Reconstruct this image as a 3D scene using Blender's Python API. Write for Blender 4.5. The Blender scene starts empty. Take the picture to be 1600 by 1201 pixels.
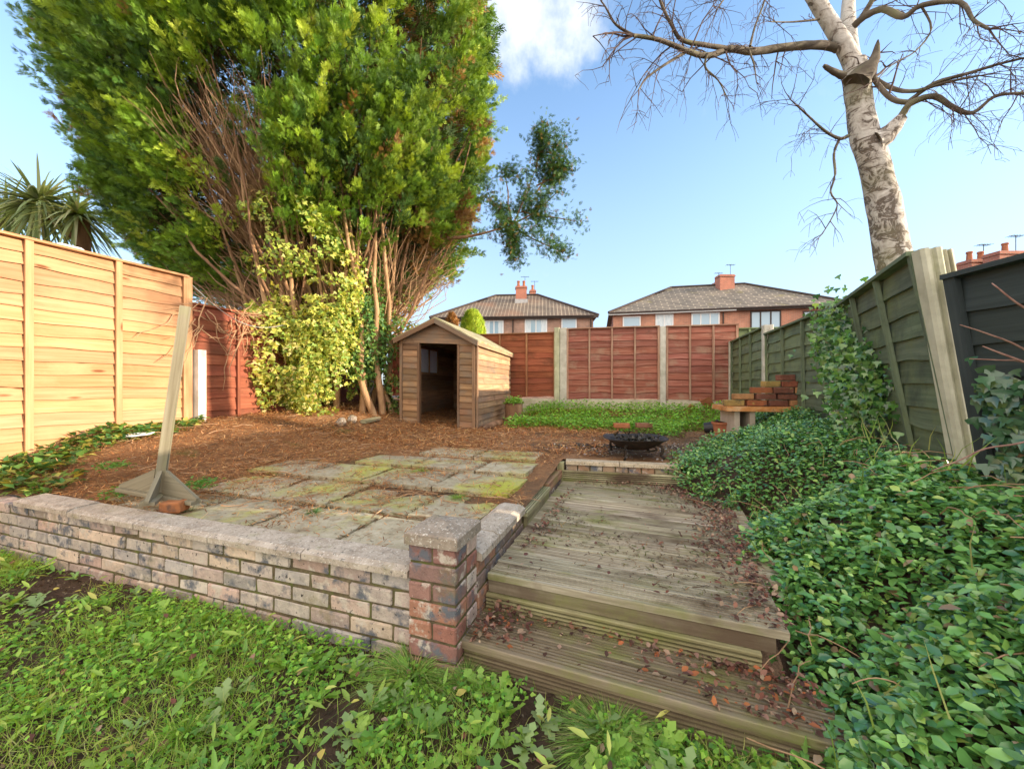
import bpy, math, random
import numpy as np
from mathutils import Vector, Matrix, Euler
R = math.radians
random.seed(7); rng = np.random.default_rng(7)
sc = bpy.context.scene
C = sc.collection
# ---------------------------------------------------------------- camera, sky, sun, exposure
cam = bpy.data.objects.new('camera', bpy.data.cameras.new('camera')); C.objects.link(cam)
cam.data.sensor_width = 36; cam.data.lens = 13.5; cam.data.clip_start = .02; cam.data.clip_end = 3000
cam.location = (0, 0, 0); cam.rotation_euler = (R(90), 0, 0)
sc.camera = cam
SUN = Vector((1, -.15, 0)).normalized(); EL = R(12.5)
SUN = Vector((SUN.x*math.cos(EL), SUN.y*math.cos(EL), math.sin(EL)))
w = bpy.data.worlds.new('World'); sc.world = w; w.use_nodes = True
nt = w.node_tree; nt.nodes.clear()
out = nt.nodes.new('ShaderNodeOutputWorld'); bg = nt.nodes.new('ShaderNodeBackground')
sky = nt.nodes.new('ShaderNodeTexSky'); sky.sky_type = 'NISHITA'; sky.sun_disc = False
sky.sun_elevation = EL; sky.sun_rotation = math.atan2(SUN.x, SUN.y); sky.altitude = 0
sky.air_density = 1.0; sky.dust_density = .35; sky.ozone_density = 2.2
bg.inputs['Strength'].default_value = .15
HAZE_C = (1.30, 1.68, 2.25); FILL_CLOUD_C = (5.4, 4.9, 4.3); PUFF_C = (2.6, 2.7, 2.8)
tc = nt.nodes.new('ShaderNodeTexCoord')
mp = nt.nodes.new('ShaderNodeMapping'); mp.inputs['Scale'].default_value = (7, 7, 4)
nz = nt.nodes.new('ShaderNodeTexNoise'); nz.inputs['Scale'].default_value = 1.3; nz.inputs['Detail'].default_value = 9; nz.inputs['Roughness'].default_value = .6
dot = nt.nodes.new('ShaderNodeVectorMath'); dot.operation = 'DOT_PRODUCT'
cd = Vector((.075, 1, .98)).normalized(); dot.inputs[1].default_value = cd
nm = nt.nodes.new('ShaderNodeVectorMath'); nm.operation = 'NORMALIZE'
L = nt.links.new
def wmath(op, x, y=None, clamp=False):
    m = nt.nodes.new('ShaderNodeMath'); m.operation = op; m.use_clamp = clamp
    for i, v in enumerate((x, y)):
        if v is None: continue
        if isinstance(v, (int, float)): m.inputs[i].default_value = v
        else: L(v, m.inputs[i])
    return m.outputs[0]
def wrange(x, a, b, c=0., d=1.):
    m = nt.nodes.new('ShaderNodeMapRange'); L(x, m.inputs['Value']); m.inputs['From Min'].default_value = a; m.inputs['From Max'].default_value = b; m.inputs['To Min'].default_value = c; m.inputs['To Max'].default_value = d; m.interpolation_type = 'SMOOTHSTEP'; return m.outputs[0]
L(tc.outputs['Generated'], nm.inputs[0]); L(nm.outputs[0], dot.inputs[0]); L(nm.outputs[0], mp.inputs['Vector']); L(mp.outputs[0], nz.inputs['Vector'])
sx = nt.nodes.new('ShaderNodeSeparateXYZ'); L(nm.outputs[0], sx.inputs[0])
puff = wrange(wmath('ADD', wrange(dot.outputs['Value'], math.cos(R(10)), math.cos(R(2)), 0, .45), nz.outputs['Fac']), .66, 1.10, 0, .9)
fill_bank = wrange(wmath('ADD', wrange(sx.outputs[1], .1, -.45, 0, .75), wmath('MULTIPLY', nz.outputs['Fac'], .6)), .42, .85, 0, .9)  # unseen bright clouds behind the camera, added as fill light
hor = wrange(sx.outputs[2], .72, -.02, 0, .78)
def wmix(f, c1, c2):
    m = nt.nodes.new('ShaderNodeMixRGB'); L(f, m.inputs[0]); L(c1, m.inputs[1]); m.inputs[2].default_value = (*c2, 1); return m.outputs[0]
c = wmix(hor, sky.outputs[0], HAZE_C); c = wmix(fill_bank, c, FILL_CLOUD_C); c = wmix(puff, c, PUFF_C)
L(c, bg.inputs['Color']); L(bg.outputs[0], out.inputs[0])
sun = bpy.data.objects.new('sun', bpy.data.lights.new('sun', 'SUN')); C.objects.link(sun)
sun.data.energy = 2.8; sun.data.angle = R(.6); sun.data.color = (1, .83, .62)
sun.rotation_euler = (-SUN).to_track_quat('-Z', 'Y').to_euler()
sc.view_settings.view_transform = 'Standard'; sc.view_settings.look = 'None'; sc.view_settings.exposure = 1.72; sc.view_settings.gamma = 1

# ---------------------------------------------------------------- helpers
def P(px, py, Y): return Vector(((px-800)/600*Y, Y, (600-py)/600*Y))
E1 = Vector((.949, -.316, 0)).normalized(); E2 = Vector((.316, .949, 0)).normalized(); UP = Vector((0, 0, 1))
def ST(s, t, z=0): v = E1*s+E2*t; return Vector((v.x, v.y, z))
def tag(o, label=None, cat=None, group=None, kind=None):
    if label: o['label'] = label
    if cat: o['category'] = cat
    if group: o['group'] = group
    if kind: o['kind'] = kind
    return o
def empty(name, loc, label=None, cat=None, group=None):
    o = bpy.data.objects.new(name, None); C.objects.link(o); o.location = loc; o.empty_display_size = .1
    return tag(o, label, cat, group)
def link(name, me, mats, parent=None, smooth=False):
    o = bpy.data.objects.new(name, me); C.objects.link(o)
    for m in (mats if isinstance(mats, (list, tuple)) else [mats]): me.materials.append(m)
    if smooth: me.polygons.foreach_set('use_smooth', [True]*len(me.polygons))
    if parent:
        o.parent = parent; o.location = -world_loc(parent)
    return o
def world_loc(o):
    v = Vector((0, 0, 0))
    while o: v += Vector(o.location); o = o.parent
    return v
class MB:
    def __init__(s): s.V = []; s.F = []; s.UV = []; s.Cl = []; s.M = []
    def poly(s, pts, uv=None, col=(1, 1, 1), mi=0):
        n = len(s.V); s.V += [tuple(p) for p in pts]; s.F.append(tuple(range(n, n+len(pts))))
        s.UV.append(uv if uv else [(0, 0)]*len(pts)); s.Cl.append(col); s.M.append(mi)
    def box(s, o, a, b, c, col=(1, 1, 1), jit=0, mi=0):
        """box from corner o with edge vectors a, b, c; uv in metres, u along the longest edge"""
        o, a, b, c = Vector(o), Vector(a), Vector(b), Vector(c)
        if a.cross(b).dot(c) < 0: b, c = c, b
        q = [o, o+a, o+a+b, o+b, o+c, o+a+c, o+a+b+c, o+b+c]
        if jit: q = [p+Vector((random.uniform(-jit, jit), random.uniform(-jit, jit), random.uniform(-jit, jit))) for p in q]
        la, lb, lc = a.length, b.length, c.length
        r1, r2 = random.uniform(0, 50), random.uniform(0, 50)
        n = len(s.V); s.V += [tuple(p) for p in q]
        for f, (l1, l2), (d1, d2) in (((0, 3, 2, 1), (lb, la), (1, 0)), ((4, 5, 6, 7), (la, lb), (0, 1)), ((0, 1, 5, 4), (la, lc), (0, 2)), ((1, 2, 6, 5), (lb, lc), (1, 2)), ((2, 3, 7, 6), (la, lc), (0, 2)), ((3, 0, 4, 7), (lb, lc), (1, 2))):
            uv = [(0, 0), (l1, 0), (l1, l2), (0, l2)]
            if l2 > l1: uv = [(v, u) for u, v in uv]
            s.F.append(tuple(n+i for i in f)); s.UV.append([(u+r1, v+r2+.37*d1) for u, v in uv]); s.Cl.append(col); s.M.append(mi)
    def extrude(s, prof, o, a, b, d, col=(1, 1, 1), closed=True, groove=None):
        """profile points (p,q) in axes a,b swept along vector d"""
        o, a, b, d = Vector(o), Vector(a), Vector(b), Vector(d); n = len(prof); r1, r2 = random.uniform(0, 50), random.uniform(0, 50)
        k = len(s.V); s.V += [tuple(o+a*p+b*q) for p, q in prof]+[tuple(o+a*p+b*q+d) for p, q in prof]
        acc = 0
        for i in range(n if closed else n-1):
            j = (i+1) % n; l = math.dist(prof[i], prof[j])
            s.F.append((k+i, k+j, k+n+j, k+n+i)); s.UV.append([(r1, r2+acc), (r1, r2+acc+l), (r1+d.length, r2+acc+l), (r1+d.length, r2+acc)]); 
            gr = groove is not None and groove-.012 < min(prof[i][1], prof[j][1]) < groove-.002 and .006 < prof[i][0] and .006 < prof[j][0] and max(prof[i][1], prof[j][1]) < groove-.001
            s.Cl.append(tuple(v*.16 for v in col) if gr else col); s.M.append(0); acc += l  # groove faces coloured darker: groove shade painted in, along with settled dirt
        s.F.append(tuple(range(k, k+n))[::-1]); s.UV.append([(r1+p, r2+q) for p, q in prof][::-1]); s.Cl.append(col); s.M.append(0)
        s.F.append(tuple(range(k+n, k+2*n))); s.UV.append([(r1+p, r2+q) for p, q in prof]); s.Cl.append(col); s.M.append(0)
    def tube(s, pts, rad, n=8, col=(1, 1, 1), cap=True, wob=0):
        pts = [Vector(p) for p in pts]; k = len(s.V); m = len(pts); acc = 0; us = []
        ref = Vector((.3, .2, 1)).normalized()
        for i, p in enumerate(pts):
            t = (pts[min(i+1, m-1)]-pts[max(i-1, 0)]).normalized()
            if i: acc += (p-pts[i-1]).length
            us.append(acc)
            x = t.cross(ref)
            if x.length < .05: x = t.cross(Vector((1, 0, 0)))
            x.normalize(); y = t.cross(x)
            for j in range(n):
                an = 2*math.pi*j/n; r = rad[i]*(1+random.uniform(-wob, wob))
                s.V.append(tuple(p+x*math.cos(an)*r+y*math.sin(an)*r))
        for i in range(m-1):
            for j in range(n):
                j2 = (j+1) % n; a = k+i*n
                s.F.append((a+j, a+j2, a+n+j2, a+n+j)); u0, u1 = us[i], us[i+1]
                v0, v1 = j/n*6.28*rad[i], (j+1)/n*6.28*rad[i]
                s.UV.append([(u0, v0), (u0, v1), (u1, v1), (u1, v0)]); s.Cl.append(col); s.M.append(0)
        if cap:
            for st, rv in ((k, 1), (k+(m-1)*n, 0)):
                f = list(range(st, st+n)); 
                if not rv: f = f[::-1]
                s.F.append(tuple(f)); s.UV.append([(0, 0)]*n); s.Cl.append(col); s.M.append(0)
    def build(s, name, mats, parent=None, smooth=False):
        me = bpy.data.meshes.new(name); me.from_pydata(s.V, [], s.F)
        uvl = me.uv_layers.new(name='UVMap'); flat = [c for f in s.UV for p in f for c in p]
        uvl.data.foreach_set('uv', flat)
        ca = me.color_attributes.new('Col', 'FLOAT_COLOR', 'CORNER')
        ca.data.foreach_set('color', [c for f, cl in zip(s.F, s.Cl) for _ in f for c in (cl[0], cl[1], cl[2], 1)])
        me.polygons.foreach_set('material_index', s.M)
        me.update(); return link(name, me, mats, parent, smooth)
def npmesh(name, V, F, col):
    """V (n,3); F (m,k) same-size faces; col (n,3)"""
    me = bpy.data.meshes.new(name); nv = len(V); nf, k = F.shape
    me.vertices.add(nv); me.vertices.foreach_set('co', V.astype(np.float32).ravel())
    me.loops.add(nf*k); me.loops.foreach_set('vertex_index', F.astype(np.int32).ravel())
    me.polygons.add(nf); me.polygons.foreach_set('loop_start', np.arange(0, nf*k, k, dtype=np.int32))
    me.update(calc_edges=True)
    ca = me.color_attributes.new('Col', 'FLOAT_COLOR', 'POINT')
    c4 = np.ones((nv, 4), np.float32); c4[:, :3] = col; ca.data.foreach_set('color', c4.ravel())
    return me
def scatter(name, tmpl, pos, fwd, nor, scl, col, mat, parent=None):
    """many small leaves as one mesh: template (verts, quads) placed at pos, y axis along fwd, z axis near nor"""
    tv, tf = np.array(tmpl[0], float), np.array(tmpl[1])
    N = len(pos); f = fwd/np.linalg.norm(fwd, axis=1, keepdims=True).clip(1e-6)
    x = np.cross(f, nor); x /= np.linalg.norm(x, axis=1, keepdims=True).clip(1e-6); z = np.cross(x, f)
    sc3 = scl if scl.ndim == 2 else np.repeat(scl[:, None], 3, 1)
    V = pos[:, None, :] + tv[None, :, 0:1]*x[:, None, :]*sc3[:, None, 0:1] + tv[None, :, 1:2]*f[:, None, :]*sc3[:, None, 1:2] + tv[None, :, 2:3]*z[:, None, :]*sc3[:, None, 2:3]
    F = tf[None]+(np.arange(N)*len(tv))[:, None, None]
    cc = np.repeat(col, len(tv), 0)
    me = npmesh(name, V.reshape(-1, 3), F.reshape(-1, tf.shape[1]), cc)
    return link(name, me, mat, parent)
def rdir(n): v = rng.normal(size=(n, 3)); return v/np.linalg.norm(v, axis=1, keepdims=True)
def pick(cols, n, var=.15, w=None):
    c = np.array(cols, float)[rng.choice(len(cols), n, p=w)]
    return c*(1+rng.uniform(-var, var, (n, 1)))*(1+rng.uniform(-.06, .06, (n, 3)))
def fnoise(p, f=1., seed=0):
    """smooth pseudo noise -1..1 from summed sines"""
    p = np.asarray(p, float)*f; r = np.random.default_rng(seed); o = 0; a = 1; tot = 0
    for k in range(4):
        for _ in range(3):
            d = r.normal(size=p.shape[-1])*(1.9**k); o = o+a*np.sin(p@d+r.uniform(0, 6.28)); tot += a*.6
        a *= .6
    return np.clip(o/tot, -1, 1)
def ss(a, b, x): t = np.clip((np.asarray(x, float)-a)/(b-a), 0, 1); return t*t*(3-2*t)

# leaf templates: y = length, x = width, z = normal
LEAF = ([(0, 0, 0), (-.3, .35, .09), (0, .45, -.02), (.3, .35, .09), (-.2, .75, .05), (0, 1, -.06), (.2, .75, .05), (0, .8, -.02)], [(0, 2, 1, 1), (0, 3, 2, 2), (1, 2, 7, 4), (2, 3, 6, 7), (4, 7, 5, 5), (7, 6, 5, 5)])
LEAFQ = ([(0, 0, 0), (-.34, .4, .1), (0, 1, -.06), (.34, .4, .1), (0, .5, -.02)], [(0, 4, 1), (1, 4, 2), (4, 3, 2), (0, 3, 4)])
IVY = ([(0, 0, 0), (-.5, .1, .05), (-.42, .42, .08), (-.2, .45, .03), (0, 1, -.1), (.2, .45, .03), (.42, .42, .08), (.5, .1, .05), (0, .4, -.03)], [(0, 8, 2, 1), (2, 8, 4, 3), (8, 6, 5, 4), (0, 7, 6, 8)])
def spray_template(seed, n=5):
    r = random.Random(seed); V = []; F = []
    def strip(x0, y0, x1, y1, w0, z):
        k = len(V); dx, dy = x1-x0, y1-y0; l = math.hypot(dx, dy); nx, ny = -dy/l*w0, dx/l*w0
        V.extend([(x0-nx*.4, y0-ny*.4, z*.3), (x0+(x1-x0)*.55-nx, y0+(y1-y0)*.55-ny, z), (x1, y1, z*.2), (x0+(x1-x0)*.55+nx, y0+(y1-y0)*.55+ny, z)])
        F.append((k, k+1, k+2, k+3))
    strip(0, 0, r.uniform(-.1, .1), 1, .045, .05)
    for i in range(n):
        y = .05+.82*i/n; sd = 1 if i % 2 else -1; l = (.55-.35*y)*r.uniform(.8, 1.35)
        strip(0, y, sd*l*.62, y+l*.9, .05, r.uniform(-.15, .15))
    return V, F
SPR = [spray_template(i, 8) for i in range(3)]
GRASS = ([(-.5, 0, 0), (.5, 0, 0), (.38, .5, .0), (-.38, .5, .0), (0.0, .9, -.22), (.05, .9, -.22)], [(0, 1, 2, 3), (3, 2, 5, 4)])
NEED = ([(-.5, 0, 0), (.5, 0, 0), (.4, 1, 0), (-.4, 1, 0)], [(0, 1, 2, 3)])

# ---------------------------------------------------------------- materials
def base(name):
    m = bpy.data.materials.new(name); m.use_nodes = True; n = m.node_tree.nodes; b = n['Principled BSDF']; return m, n, m.node_tree.links.new, b
def ramp(n, stops):
    r = n.new('ShaderNodeValToRGB'); e = r.color_ramp.elements
    while len(e) < len(stops): e.new(.5)
    for el, (p, c) in zip(e, stops): el.position = p; el.color = (*c, 1)
    return r
def pm(name, stops, scale=4, detail=8, rough=.85, bump=.3, bscale=None, dist=.01, coord='Object', stretch=(1, 1, 1), second=None, spec=.3, rgh=.6, metal=0):
    """noise-coloured material times the mesh's own 'Col'; second=(colour, scale, lo, hi) lays blotches on top"""
    m, n, l, b = base(name)
    tc = n.new('ShaderNodeTexCoord'); mp = n.new('ShaderNodeMapping'); mp.inputs['Scale'].default_value = stretch; l(tc.outputs[coord], mp.inputs[0])
    nz = n.new('ShaderNodeTexNoise'); nz.inputs['Scale'].default_value = scale; nz.inputs['Detail'].default_value = detail; nz.inputs['Roughness'].default_value = rgh; l(mp.outputs[0], nz.inputs['Vector'])
    r = ramp(n, stops); l(nz.outputs['Fac'], r.inputs[0]); col = r.outputs[0]
    secs = second if isinstance(second, list) else ([second] if second else [])
    a = n.new('ShaderNodeAttribute'); a.attribute_name = 'Col'
    mx = n.new('ShaderNodeMixRGB'); mx.blend_type = 'MULTIPLY'; mx.inputs[0].default_value = 1; l(col, mx.inputs[1]); l(a.outputs['Color'], mx.inputs[2]); col = mx.outputs[0]
    for i, (c2, s2, lo, hi) in enumerate(secs):
        n2 = n.new('ShaderNodeTexNoise'); n2.inputs['Scale'].default_value = s2; n2.inputs['Detail'].default_value = 6; n2.inputs['Roughness'].default_value = .65
        mp2 = n.new('ShaderNodeMapping'); mp2.inputs['Location'].default_value = (13.1*i+3, 7.7, 1.3); l(tc.outputs[coord], mp2.inputs[0]); l(mp2.outputs[0], n2.inputs['Vector'])
        q = n.new('ShaderNodeMapRange'); q.inputs['From Min'].default_value = lo; q.inputs['From Max'].default_value = hi; l(n2.outputs['Fac'], q.inputs['Value'])
        x = n.new('ShaderNodeMixRGB'); x.inputs[2].default_value = (*c2, 1); l(q.outputs[0], x.inputs[0]); l(col, x.inputs[1]); col = x.outputs[0]
    l(col, b.inputs['Base Color'])
    b.inputs['Roughness'].default_value = rough; b.inputs['Specular IOR Level'].default_value = spec; b.inputs['Metallic'].default_value = metal
    if bump:
        nb = n.new('ShaderNodeTexNoise'); nb.inputs['Scale'].default_value = bscale or scale*3; nb.inputs['Detail'].default_value = 8; nb.inputs['Roughness'].default_value = .7; l(mp.outputs[0], nb.inputs['Vector'])
        bp = n.new('ShaderNodeBump'); bp.inputs['Strength'].default_value = bump; bp.inputs['Distance'].default_value = dist; l(nb.outputs['Fac'], bp.inputs['Height']); l(bp.outputs[0], b.inputs['Normal'])
    return m
def leafmat(name, rough=.45, trans=.35, spec=.4):
    m, n, l, b = base(name); a = n.new('ShaderNodeAttribute'); a.attribute_name = 'Col'
    l(a.outputs['Color'], b.inputs['Base Color']); b.inputs['Roughness'].default_value = rough; b.inputs['Specular IOR Level'].default_value = spec
    t = n.new('ShaderNodeBsdfTranslucent'); g = n.new('ShaderNodeMixRGB'); g.blend_type = 'MULTIPLY'; g.inputs[0].default_value = 1; g.inputs[2].default_value = (1.5, 1.35, .6, 1); l(a.outputs['Color'], g.inputs[1]); l(g.outputs[0], t.inputs[0])
    x = n.new('ShaderNodeMixShader'); x.inputs[0].default_value = trans; l(b.outputs[0], x.inputs[1]); l(t.outputs[0], x.inputs[2]); l(x.outputs[0], n['Material Output'].inputs[0])
    return m
def woodmat(name, stops, second=None, knots=None, bump=.35, rough=.8, sx=1.6, sy=38):
    m = pm(name, stops, scale=1, coord='UV', stretch=(sx, sy, 1), second=second, bump=bump, bscale=2.2, rough=rough, dist=.004)
    if knots:
        n = m.node_tree.nodes; l = m.node_tree.links.new; b = n['Principled BSDF']; tc = [x for x in n if x.type == 'TEX_COORD'][0]
        mp = n.new('ShaderNodeMapping'); mp.inputs['Scale'].default_value = (1.9, 6.5, 1); l(tc.outputs['UV'], mp.inputs[0])
        v = n.new('ShaderNodeTexVoronoi'); v.inputs['Scale'].default_value = 1; l(mp.outputs[0], v.inputs['Vector'])
        q = n.new('ShaderNodeMapRange'); q.inputs['From Min'].default_value = .13; q.inputs['From Max'].default_value = .055; l(v.outputs['Distance'], q.inputs['Value'])
        src = b.inputs['Base Color'].links[0].from_socket; x = n.new('ShaderNodeMixRGB'); x.inputs[2].default_value = (*knots, 1)
        l(q.outputs[0], x.inputs[0]); l(src, x.inputs[1]); l(x.outputs[0], b.inputs['Base Color'])
    return m
M = {}
M['orange_wood'] = woodmat('orange_wood', [(.25, (.35, .175, .08)), (.5, (.47, .25, .125)), (.75, (.57, .34, .19))], knots=(.17, .06, .02), second=((.52, .31, .16), 1.3, .5, .75))
M['red_wood'] = woodmat('red_wood', [(.25, (.19, .06, .045)), (.5, (.33, .115, .08)), (.72, (.50, .26, .20))], second=[((.36, .24, .17), 2.2, .52, .75), ((.10, .045, .03), 3.1, .6, .8)])
M['brown_wood'] = woodmat('brown_wood', [(.25, (.19, .055, .03)), (.5, (.33, .10, .05)), (.75, (.44, .17, .09))], second=((.12, .05, .025), 2.5, .5, .8))
M['green_wood'] = woodmat('green_wood', [(.25, (.08, .11, .07)), (.5, (.13, .17, .11)), (.75, (.20, .24, .165))], second=[((.20, .24, .10), 1.6, .5, .72), ((.045, .055, .045), 3.2, .5, .8)])
M['dark_wood'] = woodmat('dark_wood', [(.25, (.03, .04, .042)), (.6, (.05, .065, .068)), (.8, (.075, .09, .09))])
M['shed_wood'] = woodmat('shed_wood', [(.22, (.15, .09, .055)), (.5, (.33, .21, .13)), (.75, (.50, .34, .22))], second=[((.17, .14, .11), 1.5, .48, .7), ((.09, .05, .03), 3, .58, .78)])
M['grey_wood'] = woodmat('grey_wood', [(.25, (.16, .135, .085)), (.5, (.25, .22, .15)), (.75, (.33, .30, .22))], second=((.26, .28, .13), 2.5, .5, .8))
M['deck_wood'] = woodmat('deck_wood', [(.25, (.15, .125, .085)), (.48, (.34, .305, .225)), (.70, (.56, .52, .42))], second=[((.20, .22, .06), 2.4, .50, .70), ((.12, .085, .055), 1.9, .50, .68)], bump=.6, sy=30)
M['concrete'] = pm('concrete', [(.3, (.42, .40, .34)), (.55, (.56, .54, .48)), (.75, (.66, .64, .58))], scale=7, second=((.30, .32, .14), 3.5, .56, .78), bump=.35, bscale=90, dist=.004)
M['coping'] = pm('coping', [(.28, (.27, .22, .17)), (.5, (.44, .38, .31)), (.74, (.60, .54, .46))], scale=11, rgh=.72, second=[((.66, .63, .56), 90, .57, .63), ((.16, .15, .13), 60, .56, .66), ((.28, .27, .12), 5, .58, .8)], bump=.4, bscale=120, dist=.005)
M['slab'] = pm('slab', [(.3, (.26, .22, .15)), (.5, (.42, .38, .28)), (.72, (.56, .52, .42))], scale=9, rgh=.8, second=[((.44, .46, .07), 1.5, .47, .66), ((.22, .13, .065), 6, .55, .70), ((.14, .11, .07), 28, .60, .68)], bump=.6, bscale=70, dist=.005)
M['mortar'] = pm('mortar', [(.3, (.07, .055, .03)), (.6, (.15, .12, .07)), (.8, (.24, .20, .13))], scale=30, second=((.12, .15, .03), 12, .5, .7), bump=.8, bscale=90, dist=.006)
M['brick'] = pm('brick', [(.25, (.7, .7, .7)), (.5, (1.1, 1.1, 1.1)), (.78, (1.5, 1.46, 1.4))], scale=22, rgh=.8, second=[((.14, .15, .175), 9, .51, .62), ((.55, .49, .42), 15, .54, .64), ((.03, .027, .025), 46, .63, .66), ((.20, .18, .07), 5, .58, .80)], bump=.8, bscale=75, dist=.006)
M['loose_brick'] = pm('loose_brick', [(.25, (.6, .6, .6)), (.75, (1.2, 1.15, 1.1))], scale=14, second=[((.07, .06, .055), 7, .55, .68), ((.42, .40, .12), 10, .64, .75)], bump=.8, bscale=75, dist=.006)
M['soil'] = pm('soil', [(.3, (.05, .032, .022)), (.55, (.11, .07, .048)), (.75, (.18, .12, .085))], scale=9, rgh=.75, bump=1, bscale=40, dist=.03)
M['mulch'] = pm('mulch', [(.28, (.17, .085, .04)), (.5, (.34, .18, .085)), (.75, (.48, .28, .14))], scale=14, second=[((.12, .085, .055), 1.3, .50, .66), ((.20, .22, .06), 1.9, .60, .72)], rgh=.8, bump=1, bscale=60, dist=.03)
M['bark'] = pm('bark', [(.3, (.14, .075, .04)), (.55, (.27, .15, .085)), (.78, (.40, .25, .15))], scale=9, stretch=(1, 1, .25), bump=.8, bscale=30, dist=.02)
M['ivy_bark'] = pm('ivy_bark', [(.3, (.30, .24, .18)), (.6, (.50, .43, .34)), (.8, (.62, .56, .47))], scale=9, stretch=(1, 1, .25), bump=.8, bscale=30, dist=.02)
M['pale_bark'] = pm('pale_bark', [(.3, (.26, .14, .07)), (.55, (.45, .28, .15)), (.78, (.60, .42, .26))], scale=9, stretch=(1, 1, .25), bump=.8, bscale=30, dist=.02)
M['dead_twig'] = pm('dead_twig', [(.3, (.30, .17, .09)), (.7, (.52, .34, .2))], scale=6, bump=0)
M['red_twig'] = pm('red_twig', [(.3, (.22, .11, .09)), (.7, (.40, .25, .20))], scale=30, bump=0)
M['leaf'] = leafmat('leaf'); M['conifer'] = leafmat('conifer', .55, .24, .3); M['dry_leaf'] = leafmat('dry_leaf', .7, .15, .2)
M['glossy_leaf'] = leafmat('glossy_leaf', .24, .15, .8)
M['iron'] = pm('iron', [(.3, (.02, .018, .017)), (.7, (.06, .045, .035))], scale=20, rough=.6, bump=.4, dist=.003, second=((.17, .09, .05), 12, .6, .75))
M['char'] = pm('char', [(.3, (.012, .012, .012)), (.7, (.05, .048, .045))], scale=25, bump=1, dist=.02, second=((.35, .34, .33), 30, .66, .72))
M['plastic'] = pm('white_plastic', [(.3, (.75, .76, .78)), (.7, (.85, .85, .86))], rough=.4, bump=0)
M['black_plastic'] = pm('black_plastic', [(.3, (.02, .02, .022)), (.7, (.035, .035, .04))], rough=.35, bump=0)
M['terracotta'] = pm('terracotta', [(.3, (.30, .10, .05)), (.7, (.42, .17, .09))], scale=12, bump=.2)
M['felt'] = pm('roof_felt', [(.3, (.20, .17, .10)), (.5, (.33, .30, .19)), (.75, (.45, .42, .28))], scale=9, second=((.25, .27, .06), 5, .52, .72), bump=.5, bscale=90, dist=.004)
M['wire'] = pm('wire', [(.3, (.4, .42, .42)), (.7, (.5, .52, .52))], bump=0)
M['white_paint'] = pm('white_paint', [(.3, (.74, .75, .76)), (.7, (.82, .82, .82))], scale=3, rough=.4, bump=0)
M['dark_paint'] = pm('dark_paint', [(.3, (.05, .035, .03)), (.7, (.08, .06, .05))], rough=.5, bump=0)
M['curtain'] = pm('curtain', [(.35, (.45, .55, .62)), (.65, (.75, .80, .83))], scale=9, stretch=(3, 1, .3), rough=.3, bump=0, spec=.8)
M['lead_flash'] = pm('lead_flashing', [(.3, (.3, .3, .31)), (.7, (.42, .42, .43))], bump=0)
def glass(name, tint=(.35, .5, .62)):
    m, n, l, b = base(name); b.inputs['Base Color'].default_value = (*tint, 1); b.inputs['Roughness'].default_value = .08; b.inputs['Specular IOR Level'].default_value = .9; return m
M['glass'] = glass('glass'); M['dark_glass'] = glass('dark_glass', (.12, .16, .22))
def shed_glass():
    m, n, l, b = base('shed_glass'); b.inputs['Base Color'].default_value = (.75, .85, .95, 1); b.inputs['Roughness'].default_value = .35
    b.inputs['Transmission Weight'].default_value = .55; return m
M['shed_glass'] = shed_glass()
def bricktex(name, c1, c2, mort, w=.225, h=.075, ms=.012, bump=.4, offs=.5, second=None):
    m, n, l, b = base(name); tc = n.new('ShaderNodeTexCoord'); t = n.new('ShaderNodeTexBrick'); l(tc.outputs['UV'], t.inputs['Vector'])
    t.inputs['Color1'].default_value = (*c1, 1); t.inputs['Color2'].default_value = (*c2, 1); t.inputs['Mortar'].default_value = (*mort, 1)
    t.inputs['Scale'].default_value = 1; t.inputs['Brick Width'].default_value = w; t.inputs['Row Height'].default_value = h; t.inputs['Mortar Size'].default_value = ms; t.inputs['Mortar Smooth'].default_value = .3; t.offset = offs; t.inputs['Bias'].default_value = 0
    nz = n.new('ShaderNodeTexNoise'); nz.inputs['Scale'].default_value = .8; nz.inputs['Detail'].default_value = 6; l(tc.outputs['UV'], nz.inputs['Vector'])
    r = ramp(n, [(.3, (.65, .65, .65)), (.7, (1.2, 1.15, 1.1))]); l(nz.outputs['Fac'], r.inputs[0])
    x = n.new('ShaderNodeMixRGB'); x.blend_type = 'MULTIPLY'; x.inputs[0].default_value = 1; l(t.outputs['Color'], x.inputs[1]); l(r.outputs[0], x.inputs[2]); col = x.outputs[0]
    if second:
        c2_, s2, lo, hi = second; n2 = n.new('ShaderNodeTexNoise'); n2.inputs['Scale'].default_value = s2; n2.inputs['Detail'].default_value = 5; l(tc.outputs['UV'], n2.inputs['Vector'])
        q = n.new('ShaderNodeMapRange'); q.inputs['From Min'].default_value = lo; q.inputs['From Max'].default_value = hi; l(n2.outputs['Fac'], q.inputs['Value'])
        y = n.new('ShaderNodeMixRGB'); y.inputs[2].default_value = (*c2_, 1); l(q.outputs[0], y.inputs[0]); l(col, y.inputs[1]); col = y.outputs[0]
    l(col, b.inputs['Base Color']); b.inputs['Roughness'].default_value = .85
    bp = n.new('ShaderNodeBump'); bp.inputs['Strength'].default_value = bump; bp.inputs['Distance'].default_value = .02; bp.invert = True; l(t.outputs['Fac'], bp.inputs['Height']); l(bp.outputs[0], b.inputs['Normal'])
    return m
M['house_brick_pale'] = bricktex('house_brick_pale', (.52, .26, .18), (.34, .17, .12), (.50, .44, .38))
M['house_brick_red'] = bricktex('house_brick_red', (.64, .24, .14), (.50, .18, .11), (.52, .42, .34))
M['chimney_brick'] = bricktex('chimney_brick', (.50, .16, .10), (.40, .13, .08), (.42, .28, .22))
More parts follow.
